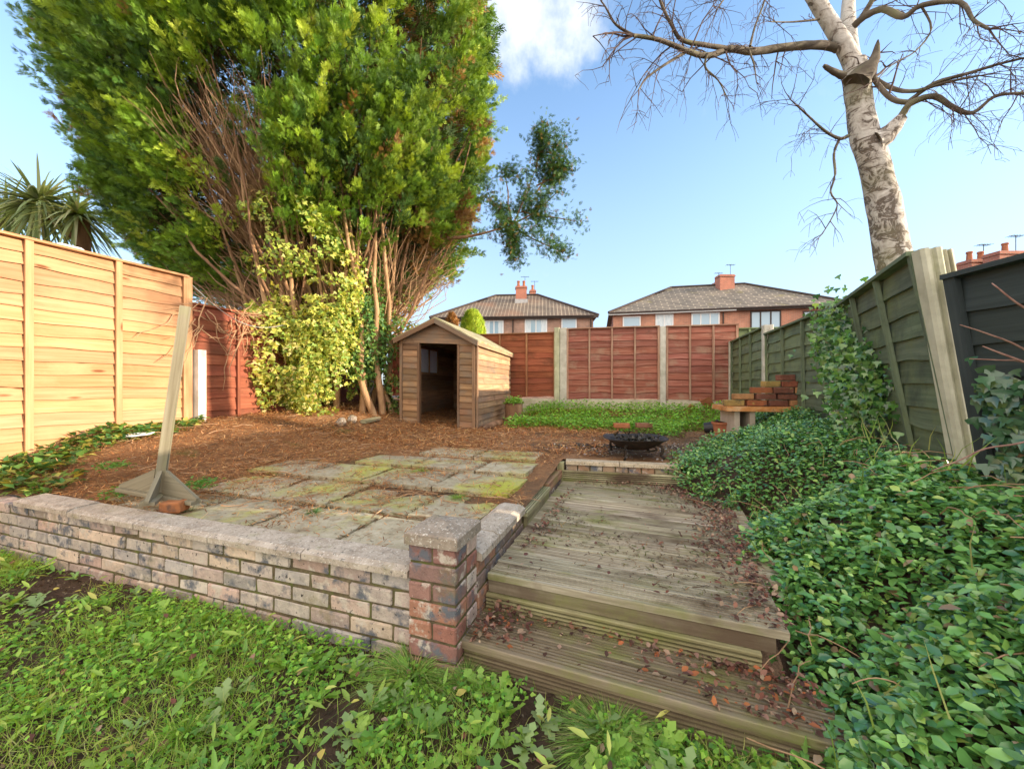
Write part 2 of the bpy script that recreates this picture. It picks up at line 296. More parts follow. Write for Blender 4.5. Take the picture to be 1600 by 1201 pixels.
M['roof_tile_brown'] = bricktex('roof_tile_brown', (.13, .095, .07), (.095, .07, .055), (.30, .25, .19), .3, .30, .05, .9, .0, ((.25, .13, .075), .25, .5, .7))
M['roof_tile_grey'] = bricktex('roof_tile_grey', (.15, .13, .11), (.10, .09, .08), (.33, .29, .23), .9, .30, .055, .9, .5, ((.20, .17, .06), .7, .60, .75))
def birchmat():
    m, n, l, b = base('birch_bark'); tc = n.new('ShaderNodeTexCoord')
    mp = n.new('ShaderNodeMapping'); mp.inputs['Scale'].default_value = (1.3, 1.3, 1.2); l(tc.outputs['Object'], mp.inputs[0])
    nz = n.new('ShaderNodeTexNoise'); nz.inputs['Scale'].default_value = 7.5; nz.inputs['Detail'].default_value = 10; nz.inputs['Roughness'].default_value = .66; nz.inputs['Distortion'].default_value = .9; l(mp.outputs[0], nz.inputs['Vector'])
    r = ramp(n, [(.38, (.60, .57, .53)), (.49, (.42, .38, .34)), (.54, (.10, .08, .065)), (.60, (.17, .13, .10)), (.66, (.40, .37, .33))]); 
    sep = n.new('ShaderNodeSeparateXYZ'); l(tc.outputs['Object'], sep.inputs[0])
    g = n.new('ShaderNodeMapRange'); g.inputs['From Min'].default_value = .5; g.inputs['From Max'].default_value = 4.; g.inputs['To Min'].default_value = .05; g.inputs['To Max'].default_value = -.10; l(sep.outputs[2], g.inputs['Value'])
    a = n.new('ShaderNodeMath'); a.operation = 'ADD'; l(nz.outputs['Fac'], a.inputs[0]); l(g.outputs[0], a.inputs[1]); l(a.outputs[0], r.inputs[0])
    n2 = n.new('ShaderNodeTexNoise'); n2.inputs['Scale'].default_value = 2; n2.inputs['Detail'].default_value = 5; mp2 = n.new('ShaderNodeMapping'); mp2.inputs['Scale'].default_value = (1.5, 1.5, 22); l(tc.outputs['Object'], mp2.inputs[0]); l(mp2.outputs[0], n2.inputs['Vector'])
    q = n.new('ShaderNodeMapRange'); q.inputs['From Min'].default_value = .60; q.inputs['From Max'].default_value = .66; l(n2.outputs['Fac'], q.inputs['Value'])
    x = n.new('ShaderNodeMixRGB'); x.inputs[2].default_value = (.13, .10, .08, 1); l(q.outputs[0], x.inputs[0]); l(r.outputs[0], x.inputs[1])
    n3 = n.new('ShaderNodeTexNoise'); n3.inputs['Scale'].default_value = 1.7; n3.inputs['Detail'].default_value = 4; l(tc.outputs['Object'], n3.inputs['Vector'])
    q3 = n.new('ShaderNodeMapRange'); q3.inputs['From Min'].default_value = .50; q3.inputs['From Max'].default_value = .72; q3.inputs['To Max'].default_value = .7; l(n3.outputs['Fac'], q3.inputs['Value'])
    x3 = n.new('ShaderNodeMixRGB'); x3.inputs[2].default_value = (.22, .22, .10, 1); l(q3.outputs[0], x3.inputs[0]); l(x.outputs[0], x3.inputs[1]); l(x3.outputs[0], b.inputs['Base Color'])
    b.inputs['Roughness'].default_value = .8
    bp = n.new('ShaderNodeBump'); bp.inputs['Strength'].default_value = .8; bp.inputs['Distance'].default_value = .03; bp.invert = True; l(a.outputs[0], bp.inputs['Height']); l(bp.outputs[0], b.inputs['Normal'])
    return m
M['birch'] = birchmat()
M['birch_twig'] = pm('birch_twig', [(.3, (.07, .045, .04)), (.7, (.15, .10, .085))], scale=8, bump=0)
M['birch_limb'] = pm('birch_limb', [(.3, (.06, .045, .035)), (.5, (.12, .10, .075)), (.72, (.24, .21, .17))], scale=5, second=((.17, .18, .08), 3, .5, .75), bump=.5, dist=.01)

# ---------------------------------------------------------------- ground
def zup(s, t):
    s = np.asarray(s, float); t = np.asarray(t, float)
    z = -.80+.10*ss(1.6, 3.6, t)
    z = z+.25*ss(-2.9, -5.0, s)*ss(1.2, 2.4, t)+.10*ss(-2.5, -4.2, s)*ss(3.5, 6, t)
    z = z+.20*ss(6.4, 7.7, t)*ss(-2.6, -1.8, s)
    return z
def vl(t): # left edge of the leafy bank
    t = np.asarray(t, float); return .50-.13*ss(1.75, 1.35, t)-.25*ss(2.7, 3.7, t)+.75*ss(4.0, 5.3, t)+.05*np.sin(t*5)
def zbank(s, t):
    s = np.asarray(s, float); t = np.asarray(t, float); k = ss(0, .85, s-vl(t))
    lo = -.93-.17*ss(1.9, 1.3, t)+.22*ss(2.8, 3.8, t); hi = -.44-.03*ss(2, 4, t)-.16*ss(1.6, .8, t)
    return lo+(hi-lo)*k+.10*ss(1.1, 1.6, s)*ss(2.2, 3.2, t)
def grid(name, s0, s1, t0, t1, d, zf, keep, mat, kind='structure', rough=.01):
    S = np.arange(s0, s1+d/2, d); T = np.arange(t0, t1+d/2, d); g = np.stack(np.meshgrid(S, T, indexing='ij'), -1)
    z = zf(g[..., 0], g[..., 1])+rough*fnoise(g.reshape(-1, 2), 6, 3).reshape(g.shape[:2])+rough*.5*fnoise(g.reshape(-1, 2), 21, 4).reshape(g.shape[:2])
    V = g[..., :1]*np.array(E1)+g[..., 1:]*np.array(E2); V[..., 2] = z; n, m = g.shape[:2]
    idx = np.arange(n*m).reshape(n, m); F = np.stack([idx[:-1, :-1], idx[1:, :-1], idx[1:, 1:], idx[:-1, 1:]], -1).reshape(-1, 4)
    cs = (g[:-1, :-1]+d/2).reshape(-1, 2); F = F[keep(cs[:, 0], cs[:, 1])]
    me = npmesh(name, V.reshape(-1, 3), F, np.ones((n*m, 3)))
    o = link(name, me, mat, None, True); tag(o, kind=kind); return o
b = MB(); b.poly([(-900, -900, -1.24), (900, -900, -1.24), (900, 900, -1.24), (-900, 900, -1.24)]); tag(b.build('ground', M['soil']), kind='structure')
grid('lawn', -6, 2.2, -.3, 4.2, .05, lambda s, t: -1.13+0*s, lambda s, t: s > -9, M['soil'], rough=.02)
grid('garden_ground', -6.2, 2.6, 1.45, 10, .06, zup, lambda s, t: ((s < -.70) | (t > 3.56)), M['mulch'], rough=.012)
grid('soil_bank', .2, 2.4, .1, 6.8, .06, lambda s, t: zbank(s, t)-.05, lambda s, t: s > vl(t)-.02, M['soil'], rough=.03)

# ---------------------------------------------------------------- brickwork
BC = [(.47, .36, .30), (.43, .34, .30), (.40, .34, .30), (.37, .34, .32), (.52, .42, .33), (.44, .32, .27), (.46, .41, .36), (.48, .40, .35)]
BR = [(.28, .13, .10), (.25, .13, .11), (.36, .18, .12), (.24, .15, .13), (.30, .17, .14)]
def brick(mb, o, a, b_, c, col, jit=.0022):
    """one rounded, slightly uneven brick: chamfered box"""
    o, a, b_, c = map(Vector, (o, a, b_, c)); la, lb, lc = a.length, b_.length, c.length; ch = .006
    ua, ub, uc = a/la, b_/lb, c/lc; j = lambda: Vector((random.uniform(-jit, jit), random.uniform(-jit, jit), random.uniform(-jit, jit)))
    X = (0, ch, la-ch, la); Y = (0, ch, lb-ch, lb); Z = (0, ch, lc-ch, lc)
    idx = {}; k = len(mb.V)
    for x in range(4):
        for y in range(4):
            for z in range(4):
                e = (x in (0, 3))+(y in (0, 3))+(z in (0, 3))
                if e == 1:
                    idx[x, y, z] = len(mb.V); mb.V.append(tuple(o+ua*X[x]+ub*Y[y]+uc*Z[z]+j()))
    def f(*q):
        mb.F.append(tuple(idx[i] for i in q)); mb.UV.append([(0, 0)]*len(q)); mb.Cl.append(col); mb.M.append(0)
    for v in (0, 3):
        w_ = 1 if v == 0 else 2
        q = [(1, 1), (2, 1), (2, 2), (1, 2)]
        f(*[(v, y, z) for y, z in (q if v else q[::-1])]); f(*[(x, v, z) for x, z in (q[::-1] if v else q)]); f(*[(x, y, v) for x, y in (q if v else q[::-1])])
    for a1 in (1, 2):
        for a2 in (1, 2):
            A, B = (0 if a1 == 1 else 3), (0 if a2 == 1 else 3)
            f((A, a1 and a2 and a2, 1), (A, a2, 2), (a1, B, 2), (a1, B, 1))
            f((A, 1, a2), (A, 2, a2), (a1, 2, B), (a1, 1, B))
            f((1, A, a2), (2, A, a2), (2, a1, B), (1, a1, B))
            for a3 in (1, 2):
                Cc = 0 if a3 == 1 else 3
                f((A, a2, a3), (a1, B, a3), (a1, a2, Cc))
def courses(mb, o, a, depth, ztop, zbot, L0, cols, h=.0745, bl=.222, start=0, jit=.006, extra=0):
    """running-bond skin: o = ground corner, a = direction, depth vector goes back into the wall"""
    a = Vector(a).normalized(); z = ztop; i = start
    while z > zbot:
        x = -(.5*bl if i % 2 else 0)-extra
        while x < L0:
            x0 = max(x, 0); x1 = min(x+bl, L0)
            if x1-x0 > .035:
                c = random.choice(cols); k = random.uniform(.8, 1.2); c = tuple(v*k for v in c)
                off = Vector(depth).normalized()*random.uniform(-jit, jit)
                p = Vector(o)+a*x0+off; p.z = z-h+.009
                brick(mb, p, a*(x1-x0-.008), Vector(depth), UP*(h-.009), c)
            x += bl
        z -= h; i += 1
# low retaining wall
wl = empty('garden_wall', ST(-.9, 1.37, -1.13), 'low wall of weathered grey and buff bricks under pale concrete coping, beside the weedy lawn', 'wall')
mb = MB(); W0 = 4.2
courses(mb, ST(-.885-W0, 1.365), E1, E2*.1, -.787, -1.2, W0, BC)
mb.build('brickwork', M['brick'], wl)
mb = MB(); mb.box(ST(-.885-W0, 1.372, -1.2), E1*W0, E2*.10, UP*.4); mb.build('mortar', M['mortar'], wl)
cs = -.886; CL = [.56, .60, .58, .62, .60]
for L_ in CL:
    mb = MB(); jz = random.uniform(-.004, .004)
    mb.extrude([(0, 0), (.155, 0), (.155, .032), (.145, .042), (.03, .038), (0, .026)], ST(cs-L_+.004, 1.335, -.786+jz), E2, UP, E1*(L_-.008))
    mb.build('coping_stone', M['coping'], wl); cs -= L_
# pillar
pl = empty('brick_pillar', ST(-.77, 1.42, -1.13), 'square red brick pillar with a dark mottled concrete cap at the corner of the low wall', 'pillar')
mb = MB(); ps0, ps1, pt0, pt1 = -.874, -.660, 1.318, 1.525; z = -.632
for i in range(8):
    hh = .0745
    if i % 2 == 0:
        for k in range(2):
            brick(mb, ST(ps0+k*.108, pt0, z-hh+.009), E1*.101, E2*.100, UP*(hh-.009), random.choice(BR)); brick(mb, ST(ps0+k*.108, pt0+.106, z-hh+.009), E1*.101, E2*.100, UP*(hh-.009), random.choice(BR+BC))
    else:
        for k in range(2): brick(mb, ST(ps0, pt0+k*.106, z-hh+.009), E1*.209, E2*.100, UP*(hh-.009), random.choice(BR+BR+BC[:2]))
    z -= hh
mb.build('brickwork', M['brick'], pl)
mb = MB(); mb.box(ST(ps0+.007, pt0+.007, -1.25), E1*.198, E2*.19, UP*.617); mb.build('mortar', M['mortar'], pl)
mb = MB(); o0, o1, q0, q1 = ps0-.012, ps1+.008, pt0-.012, pt1+.008; zc = -.630
c4 = [ST(o0, q0, zc), ST(o1, q0, zc), ST(o1, q1, zc), ST(o0, q1, zc)]; t4 = [v+UP*.042 for v in c4]; top = ST((o0+o1)/2, (q0+q1)/2, zc+.07)
m4 = [v*1.0+(top-v)*.06+UP*.004 for v in t4]
for i in range(4):
    j = (i+1) % 4; mb.poly([c4[i], c4[j], t4[j], t4[i]]); mb.poly([t4[i], t4[j], m4[j], m4[i]]); mb.poly([m4[i], m4[j], top])
mb.poly(c4[::-1]); mb.Cl = [(.72, .70, .68)]*len(mb.F); mb.build('cap_stone', M['coping'], pl)
# side wall between pillar and deck
sw = empty('return_wall', ST(-.73, 1.8, -1.1), 'short dark brick wall with concrete coping running back from the pillar beside the deck', 'wall')
mb = MB(); courses(mb, ST(-.666, 1.53), E2, -E1*.1, -.762, -1.16, .70, [(.24, .17, .13), (.20, .15, .13), (.27, .15, .10)]); 
courses(mb, ST(-.666, 2.225), E2, -E1*.1, -.835, -1.0, 1.3, [(.24, .17, .13), (.20, .15, .13)]); mb.build('brickwork', M['brick'], sw)
mb = MB(); mb.box(ST(-.76, 1.54, -1.16), E1*.088, E2*.68, UP*.397); mb.build('mortar', M['mortar'], sw)
for t0, L_ in ((1.53, .22), (1.754, .44)):
    mb = MB(); mb.extrude([(0, 0), (.165, 0), (.165, .030), (.13, .046), (.035, .050), (0, .036)], ST(-.81, t0, -.762), E1, UP, E2*(L_-.006)); mb.build('coping_stone', M['coping'], sw)

# ---------------------------------------------------------------- decking
def ridged(w_, h, n=9, g=.004):
    pr = [(0, 0), (w_, 0), (w_, h-.003), (w_-.003, h)]; st = (w_-.024)/n
    for i in range(n):
        x = w_-.012-i*st; pr += [(x, h), (x-st*.08, h-g), (x-st*.46, h-g), (x-st*.54, h)]
    return pr+[(.003, h), (0, h-.003)]
DL = Vector((-.1, 1.73, 0)); D1 = Vector((.93, -.369, 0)).normalized(); D2 = Vector((.369, .93, 0)).normalized()
def left_a(o, smin): # distance along D1 from o until the side-wall line s = smin
    return (smin-Vector(o).dot(E1))/D1.dot(E1)
dk = empty('timber_deck', DL+D1*.6+D2*.9+UP*-1.1, 'weathered ridged timber deck with mossy boards and brown leaf litter between wall and leafy bank', 'deck')
for i in range(15):
    o = DL+D2*(i*.128); a0 = left_a(o, -.652); o = o+D1*a0; o.z = -.878+random.uniform(-.002, .002); k = random.uniform(.72, 1.12)
    mb = MB(); L_ = 1.13-a0 if i < 3 else 1.22-a0
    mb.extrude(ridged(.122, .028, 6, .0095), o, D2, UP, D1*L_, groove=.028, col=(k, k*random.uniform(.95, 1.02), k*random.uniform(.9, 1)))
    mb.build('deck_board', M['deck_wood'], dk)
o = DL+D2*.006+D1*left_a(DL, -.65); 
mb = MB(); mb.box(o+UP*-.934-D2*.0, D1*1.10, D2*.03, UP*.055, col=(.55, .5, .45)); mb.build('edge_joist', M['deck_wood'], dk)
o2 = DL+D2*(-.012)+D1*left_a(DL, -.655)
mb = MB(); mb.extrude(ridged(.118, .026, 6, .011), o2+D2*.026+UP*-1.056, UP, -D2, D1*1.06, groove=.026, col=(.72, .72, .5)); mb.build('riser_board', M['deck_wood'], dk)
st_ = empty('lower_step', DL-D2*.15+D1*.6+UP*-1.15, 'lower ridged timber step in front of the deck, dusted with red leaves', 'step')
LO = Vector((-.149, 1.49, 0)); 
for k in range(2):
    o = LO+D2*(k*.127)+D1*(left_a(LO+D2*k*.127, -.67)); o.z = -1.035
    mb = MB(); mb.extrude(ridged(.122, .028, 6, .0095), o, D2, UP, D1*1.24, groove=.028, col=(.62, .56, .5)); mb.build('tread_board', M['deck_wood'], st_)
for k, z in ((0, -1.140), (1, -1.245)):
    o = LO+D2*(.032+.02*k)+D1*left_a(LO, -.66); o.z = z
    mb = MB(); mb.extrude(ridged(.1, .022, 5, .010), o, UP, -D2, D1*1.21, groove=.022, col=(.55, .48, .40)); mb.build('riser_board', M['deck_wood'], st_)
# ridged plank beside deck
sp = empty('edge_plank', ST(-.68, 2.6, -.85), 'narrow ridged plank edging the slabs on the left of the deck', 'plank')
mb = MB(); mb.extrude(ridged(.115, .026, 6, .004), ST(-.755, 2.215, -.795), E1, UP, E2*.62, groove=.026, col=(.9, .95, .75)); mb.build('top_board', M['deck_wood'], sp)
mb = MB(); mb.box(ST(-.668, 2.225, -.87), E1*.022, E2*.60, UP*.074, col=(.7, .7, .55)); mb.build('side_board', M['deck_wood'], sp)
mb = MB(); mb.box(ST(-.735, 2.86, -.82), E1*.08, E2*.68, UP*.062, col=(.95, .6, .5)); tag(mb.build('edge_timber', M['deck_wood']), 'reddish timber edging where the deck meets the paving, nearer the fire bowl', 'timber')
# rear step behind deck
rs = empty('rear_step', ST(.2, 3.6, -.86), 'low rear step with pale capping stones, in front of the fire bowl', 'step')
RO = P(884, 722, 3.42); RO.z = 0; RD = (Vector(P(1072, 735, 3.2)).xy-RO.xy); RD = Vector((RD.x, RD.y, 0)); RL = RD.length; RD.normalize(); RN = Vector((-RD.y, RD.x, 0))
for x0, x1 in ((0, .46), (.466, .95)):
    mb = MB(); mb.extrude([(0, 0), (.11, 0), (.11, .028), (.1, .034), (.01, .034), (0, .028)], RO+RD*x0+UP*-.712, RN, UP, RD*(x1-x0), col=(1.15, 1.1, .95)); mb.build('capping_stone', M['coping'], rs)
mb = MB(); x = 0
mb2 = MB(); mb2.box(RO+RN*.03+RD*.01+UP*-.86, RD*.95, RN*.08, UP*.148); mb2.build('block_core', M['mortar'], rs)
while x < .9: 
    brick(mb, RO+RN*.018+RD*x+UP*-.786, RD*.1, RN*.05, UP*.072, random.choice([(.3, .25, .16), (.34, .24, .16), (.36, .22, .14)])); x += .108
mb.build('brickwork', M['brick'], rs)
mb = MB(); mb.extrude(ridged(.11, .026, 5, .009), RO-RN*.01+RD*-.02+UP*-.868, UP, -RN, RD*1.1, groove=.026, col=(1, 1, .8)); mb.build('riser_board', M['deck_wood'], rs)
mb = MB(); mb.box(RO-RD*.075-RN*.02+UP*-.87, RD*.06, RN*.08, UP*.175, col=(.9, .95, .7)); mb.build('corner_block', M['deck_wood'], rs)

# ---------------------------------------------------------------- paving slabs
def slab_thing(s0, t0, ws, wt, lab, dz=0):
    mb = MB(); n, m = 8, 7; c = (s0+ws/2, t0+wt/2); z0 = float(zup(*c))+.020+dz; tl = (random.uniform(-.008, .008), random.uniform(-.008, .008))
    yaw = random.uniform(-.03, .03); P_ = []
    for i in range(n+1):
        for j in range(m+1):
            a, b_ = (i/n-.5)*(ws-.008), (j/m-.5)*(wt-.008)
            e = .003 if i in (0, n) or j in (0, m) else 0
            jx = (random.uniform(-e, e)*2.5, random.uniform(-e, e)*2.5)
            x, y = a*math.cos(yaw)-b_*math.sin(yaw)+jx[0], a*math.sin(yaw)+b_*math.cos(yaw)+jx[1]
            P_.append(ST(c[0]+x, c[1]+y, z0+tl[0]*i/n+tl[1]*j/m-(e and .004)))
    k = len(mb.V); mb.V += [tuple(p) for p in P_]
    for i in range(n):
        for j in range(m):
            q = k+i*(m+1)+j; mb.F.append((q, q+m+1, q+m+2, q+1)); mb.UV.append([(0, 0)]*4); mb.Cl.append((1, 1, 1)); mb.M.append(0)
    rim = [i*(m+1) for i in range(n+1)]+[n*(m+1)+j for j in range(1, m+1)]+[i*(m+1)+m for i in range(n-1, -1, -1)]+[j for j in range(m-1, 0, -1)]
    lo = len(mb.V); mb.V += [(mb.V[r][0], mb.V[r][1], mb.V[r][2]-.05) for r in rim]
    for i in range(len(rim)):
        j = (i+1) % len(rim); mb.F.append((rim[j], rim[i], lo+i, lo+j)); mb.UV.append([(0, 0)]*4); mb.Cl.append((1, 1, 1)); mb.M.append(0)
    k = random.uniform(.85, 1.1)
    mb.Cl = [(k, k, k*.97)]*len(mb.F)
    o = mb.build('paving_slab', M['slab']); tag(o, lab, 'paving slab', 'stone paving slabs of the patio'); return o
rows = [(1.50, .44, -.84), (1.95, .46, -.86), (2.42, .45, -.82), (2.88, .42, -.86), (3.35, .43, -.90)]
SLABS = []
for r_, (t0, wt, se) in enumerate(rows):
    s = se; n = [4, 4, 4, 3, 2][r_]; 
    if r_ == 3: s += .02
    if r_ in (1, 3): seq = [.44]+[.6]*(n-1)
    else: seq = [.6]*n
    for w_ in seq:
        s -= w_; SLABS.append((s, t0, w_, wt, 0))
for k, (s, t, a, b_, dz) in enumerate(SLABS):
    slab_thing(s, t, a-.006, b_-.006, 'mossy buff paving slab half hidden by brown needles', dz)
slab_thing(-3.5, 1.62, .6, .4, 'lone paving slab buried in needles beside the leaning post', -.01)

# ---------------------------------------------------------------- fences
def lap_panel(p0, p1, zb, zt, nb, side, mat, parent, bat=4, lean=Vector((0, 0, 0)), col=(1, 1, 1), wave=.006, batcol=None, name='fence_panel', ztl=None, batw=.038, cap=True):
    """overlapping-board panel between p0 and p1; side = horizontal unit vector towards the viewer"""
    p0 = Vector((p0[0], p0[1], 0)); p1 = Vector((p1[0], p1[1], 0)); d = p1-p0; Ln = d.length; d.normalize(); side = Vector(side).normalized(); H = zt-zb
    def at(x, z, o=0): return p0+d*x+side*o+UP*z+lean*((z-zb)/H-1)
    pan = MB(); n = 22; h = H/nb
    for i in range(nb):
        z0 = zb+i*h; z1 = z0+h*1.22 if i < nb-1 else zb+H; r1, r2 = random.uniform(0, 40), random.uniform(0, 40); k = random.uniform(.78, 1.16); kc = (k*col[0], k*col[1]*random.uniform(.94, 1.04), k*col[2]*random.uniform(.9, 1.05))
        ph = [random.uniform(0, 6.3) for _ in range(3)]; am = random.uniform(.4, 1.6)*wave; dr = random.uniform(-.004, .004)
        st = len(pan.V)
        for j in range(n+1):
            x = Ln*j/n; wv = am*(math.sin(x*2.3+ph[0])+.6*math.sin(x*6.1+ph[1])+.3*math.sin(x*15+ph[2])); o = .030+dr*math.sin(x*2+ph[2])
            for q in ((at(x, z0+wv, o)), (at(x, z1, .008)), (at(x, z1, .002)), (at(x, z0+wv, o-.007))): pan.V.append(tuple(q))
        for j in range(n):
            a = st+j*4; u0, u1 = Ln*j/n+r1, Ln*(j+1)/n+r1
            for q, (v0, v1) in (((a, a+4, a+5, a+1), (0, h*1.2)), ((a+1, a+5, a+6, a+2), (h*1.2, h*1.2+.01)), ((a+2, a+6, a+7, a+3), (h*1.2, 0)), ((a+3, a+7, a+4, a), (0, .01))):
                pan.F.append(q); pan.UV.append([(u0, r2+v0), (u1, r2+v0), (u1, r2+v1), (u0, r2+v1)]); pan.Cl.append(kc); pan.M.append(0)
    po = pan.build(name, mat, parent)
    bc = batcol or col
    for k in range(bat):
        x = (Ln-batw)*k/(bat-1); mb = MB(); kk = random.uniform(.85, 1.15)
        mb.box(at(x, zb, .028), d*batw, side*.026, at(0, zt)-at(0, zb), col=tuple(c*kk for c in bc)); mb.build('batten', mat, po)
    if cap:
        mb = MB(); mb.box(at(-.0, zt, -.008), d*Ln, side*.075, UP*.022, col=bc); mb.build('capping_rail', mat, po)
    return po
def cpost(p, zb, zt, parent, w_=.10, dirv=E1, col=(1, 1, 1), lean=Vector((0, 0, 0)), name='concrete_post'):
    p = Vector((p[0], p[1], 0)); a = Vector(dirv).normalized(); b_ = Vector((-a.y, a.x, 0)); mb = MB(); c = .012
    prof = [(c, 0), (w_-c, 0), (w_, c), (w_, w_*.35), (w_-.02, w_*.42), (w_-.02, w_*.6), (w_, w_*.66), (w_, w_-c), (w_-c, w_), (c, w_), (0, w_-c), (0, w_*.66), (.02, w_*.6), (.02, w_*.42), (0, w_*.35), (0, c)]
    mb.extrude(prof, p-a*w_/2-b_*w_/2+UP*zb-lean, a, b_, UP*(zt-zb)+lean, col=col); return mb.build(name, M['concrete'], parent)
# left: new orange fence
A0 = Vector((-3.91, 4.6, 0)); 
lf = empty('lap_fence', A0-E2*.9+UP*-.5, 'new orange overlap-board timber fence, tall and sunlit, on the left boundary', 'fence')
lap_panel(A0-E2*1.90, A0, -.74, 1.275, 17, E1, M['orange_wood'], lf, bat=4, wave=.007, batw=.05)
lap_panel(A0-E2*3.90, A0-E2*1.99, -.74, 1.265, 17, E1, M['orange_wood'], lf, bat=4, wave=.007, batw=.05)
lap_panel(A0-E2*5.90, A0-E2*3.98, -.56, 1.26, 15, E1, M['orange_wood'], lf, bat=4, wave=.007, batw=.05)
for t, z in ((-1.945, 1.22), (-3.94, 1.21)): cpost(A0+E2*t-E1*.045, -.7, z, lf, .09, E2)
mb = MB(); mb.box(A0+E2*.005-UP*.55-E1*.02, E2*.045, E1*.06, UP*1.84); mb.build('end_post', M['orange_wood'], lf)
# old brown fence behind post, left boundary rear
of = empty('lap_fence', A0+E2*1.2+UP*-.5, 'old red-brown fence overgrown with dead stems between the orange fence and the ivy', 'fence')
mb = MB(); mb.box(A0+E2*.07+E1*.0-UP*.7, E2*.09, E1*.11, UP*(.7+.42), col=(1.25, 1.25, 1.22)); mb.build('concrete_post', M['concrete'], of)
B0 = A0+E2*.07-E1*.07
lap_panel(B0, B0+E2*1.75, -.62, .98, 11, E1, M['brown_wood'], of, bat=4, col=(.75, .72, .75))  # darker tint on this panel puts its shade into the colour
lap_panel(B0+E2*1.86, B0+E2*3.6, -.6, .95, 11, E1, M['brown_wood'], of, bat=4)
cpost(B0+E2*1.81, -.7, 1.0, of, .1, E2)
cp_ = P(578, 636, 6.9); cpost((cp_.x, cp_.y), -.7, .75, of, .14, E2, col=(1.3, 1.25, 1.15))
# back fence
F0 = Vector((1.07, 8.0, 0)); FD = Vector((2.96-1.07, 7.6-8.0, 0)).normalized(); FN = Vector((FD.y, -FD.x, 0))
if FN.y > 0: FN = -FN
bf = empty('lap_fence', F0+UP*-.5, 'faded red overlap-board fence with concrete posts along the back of the garden', 'fence')
lap_panel(F0+FD*.07, F0+FD*1.89, -.29, 1.14, 11, FN, M['red_wood'], bf, bat=5, batcol=(1.2, 1.9, 1.9), wave=.013)
lap_panel(F0+FD*2.01, F0+FD*3.30, -.30, 1.13, 11, FN, M['red_wood'], bf, bat=4, batcol=(1.2, 1.9, 1.9), wave=.013)
lap_panel(F0-FD*1.95, F0-FD*.17, -.25, 1.07, 10, FN, M['brown_wood'], bf, bat=4, batcol=(1.0, 1.5, 1.5), wave=.011)
lap_panel(F0-FD*3.9, F0-FD*2.05, -.25, 1.07, 10, FN, M['brown_wood'], bf, bat=4, wave=.006)
cpost(F0+FD*0, -.75, 1.17, bf, .14, FD); cpost(F0-FD*.13+FN*.03, -.75, 1.18, bf, .11, FD, col=(.9, .95, .75)); cpost(F0+FD*1.95, -.75, 1.14, bf, .115, FD); cpost(F0-FD*2.0, -.75, 1.0, bf, .115, FD, col=(1.3, 1.3, 1.3))
for a, b_ in ((-1.95, -.18), (.07, 1.89), (2.01, 3.3)):
    mb = MB(); mb.box(F0+FD*a+UP*-.62-FN*.02, FD*(b_-a), FN*.045, UP*.325, col=(1, .97, .85)); mb.build('gravel_board', M['concrete'], bf)
# right green fence
GC = Vector((4.2, 7.3, 0)); G1 = Vector((3.54, 5.32, 0)); G2 = Vector((2.92, 3.44, 0)); G3 = Vector((2.07, 1.93, 0))
gf = empty('lap_fence', G1+UP*-.6, 'moss-stained dark green overlap-board fence along the right boundary, part hidden by ivy', 'fence')
def nside(a, b_):
    d = (b_-a).normalized(); n = Vector((-d.y, d.x, 0)); return n if n.x < 0 else -n
for a, b_, zt, nb, ln in ((GC, G1, .79, 11, 0), (G1, G2, .68, 11, .02), (G2, G3+(G3-G2)*.03, .655, 11, .27)):
    d = (b_-a).normalized(); lap_panel(a+d*.06, b_-d*.05, -.78, zt, nb, nside(a, b_), M['green_wood'], gf, bat=4, lean=E1*-ln*.9, wave=.008, batw=.034, col=(1.1, 1.1, 1.05))
cpost(GC+E1*-.02, -.8, .82, gf, .11, E2); cpost(G1, -.8, .82, gf, .12, E2, col=(1.1, 1.1, 1.1)); cpost(G2, -.8, .70, gf, .10, E2)
mb = MB(); cpost(G3+Vector((-.02, -.03, 0)), -.75, .665, gf, .085, E2, lean=Vector((-.25, .0, 0)), col=(1, 1.02, .88))
cpost(G3+Vector((.045, -.055, 0)), -.75, .655, gf, .045, E2, lean=Vector((-.27, .0, 0)), col=(.95, .93, .8), name='timber_post')
# dark panel near
K0 = Vector((2.075, 1.80, 0)); K1 = Vector((1.98, .2, 0))
df = empty('lap_fence', K0+UP*-.6, 'near-black painted fence panel leaning at the right edge of the photograph', 'fence')
lap_panel(K0, K1, -.75, .49, 8, nside(K0, K1), M['dark_wood'], df, bat=4, lean=Vector((-.23, 0, 0)), batw=.05)
lap_panel(K1-Vector((.01, .1, 0)), K1-Vector((.15, 1.9, 0)), -.75, .5, 8, nside(K0, K1), M['dark_wood'], df, bat=4, lean=Vector((-.2, 0, 0)), batw=.05)
# neighbour's panel behind the corner
N0 = GC+Vector((.05, .35, 0)); nf = empty('lap_fence', N0+UP*-.7, 'dull green fence section of the neighbouring garden behind the corner post', 'fence')
lap_panel(N0+Vector((-.2, .1, 0)), N0+Vector((2.4, -.35, 0)), -.8, 1.10, 12, FN, M['green_wood'], nf, bat=5, col=(1.5, 1.6, 1.2))

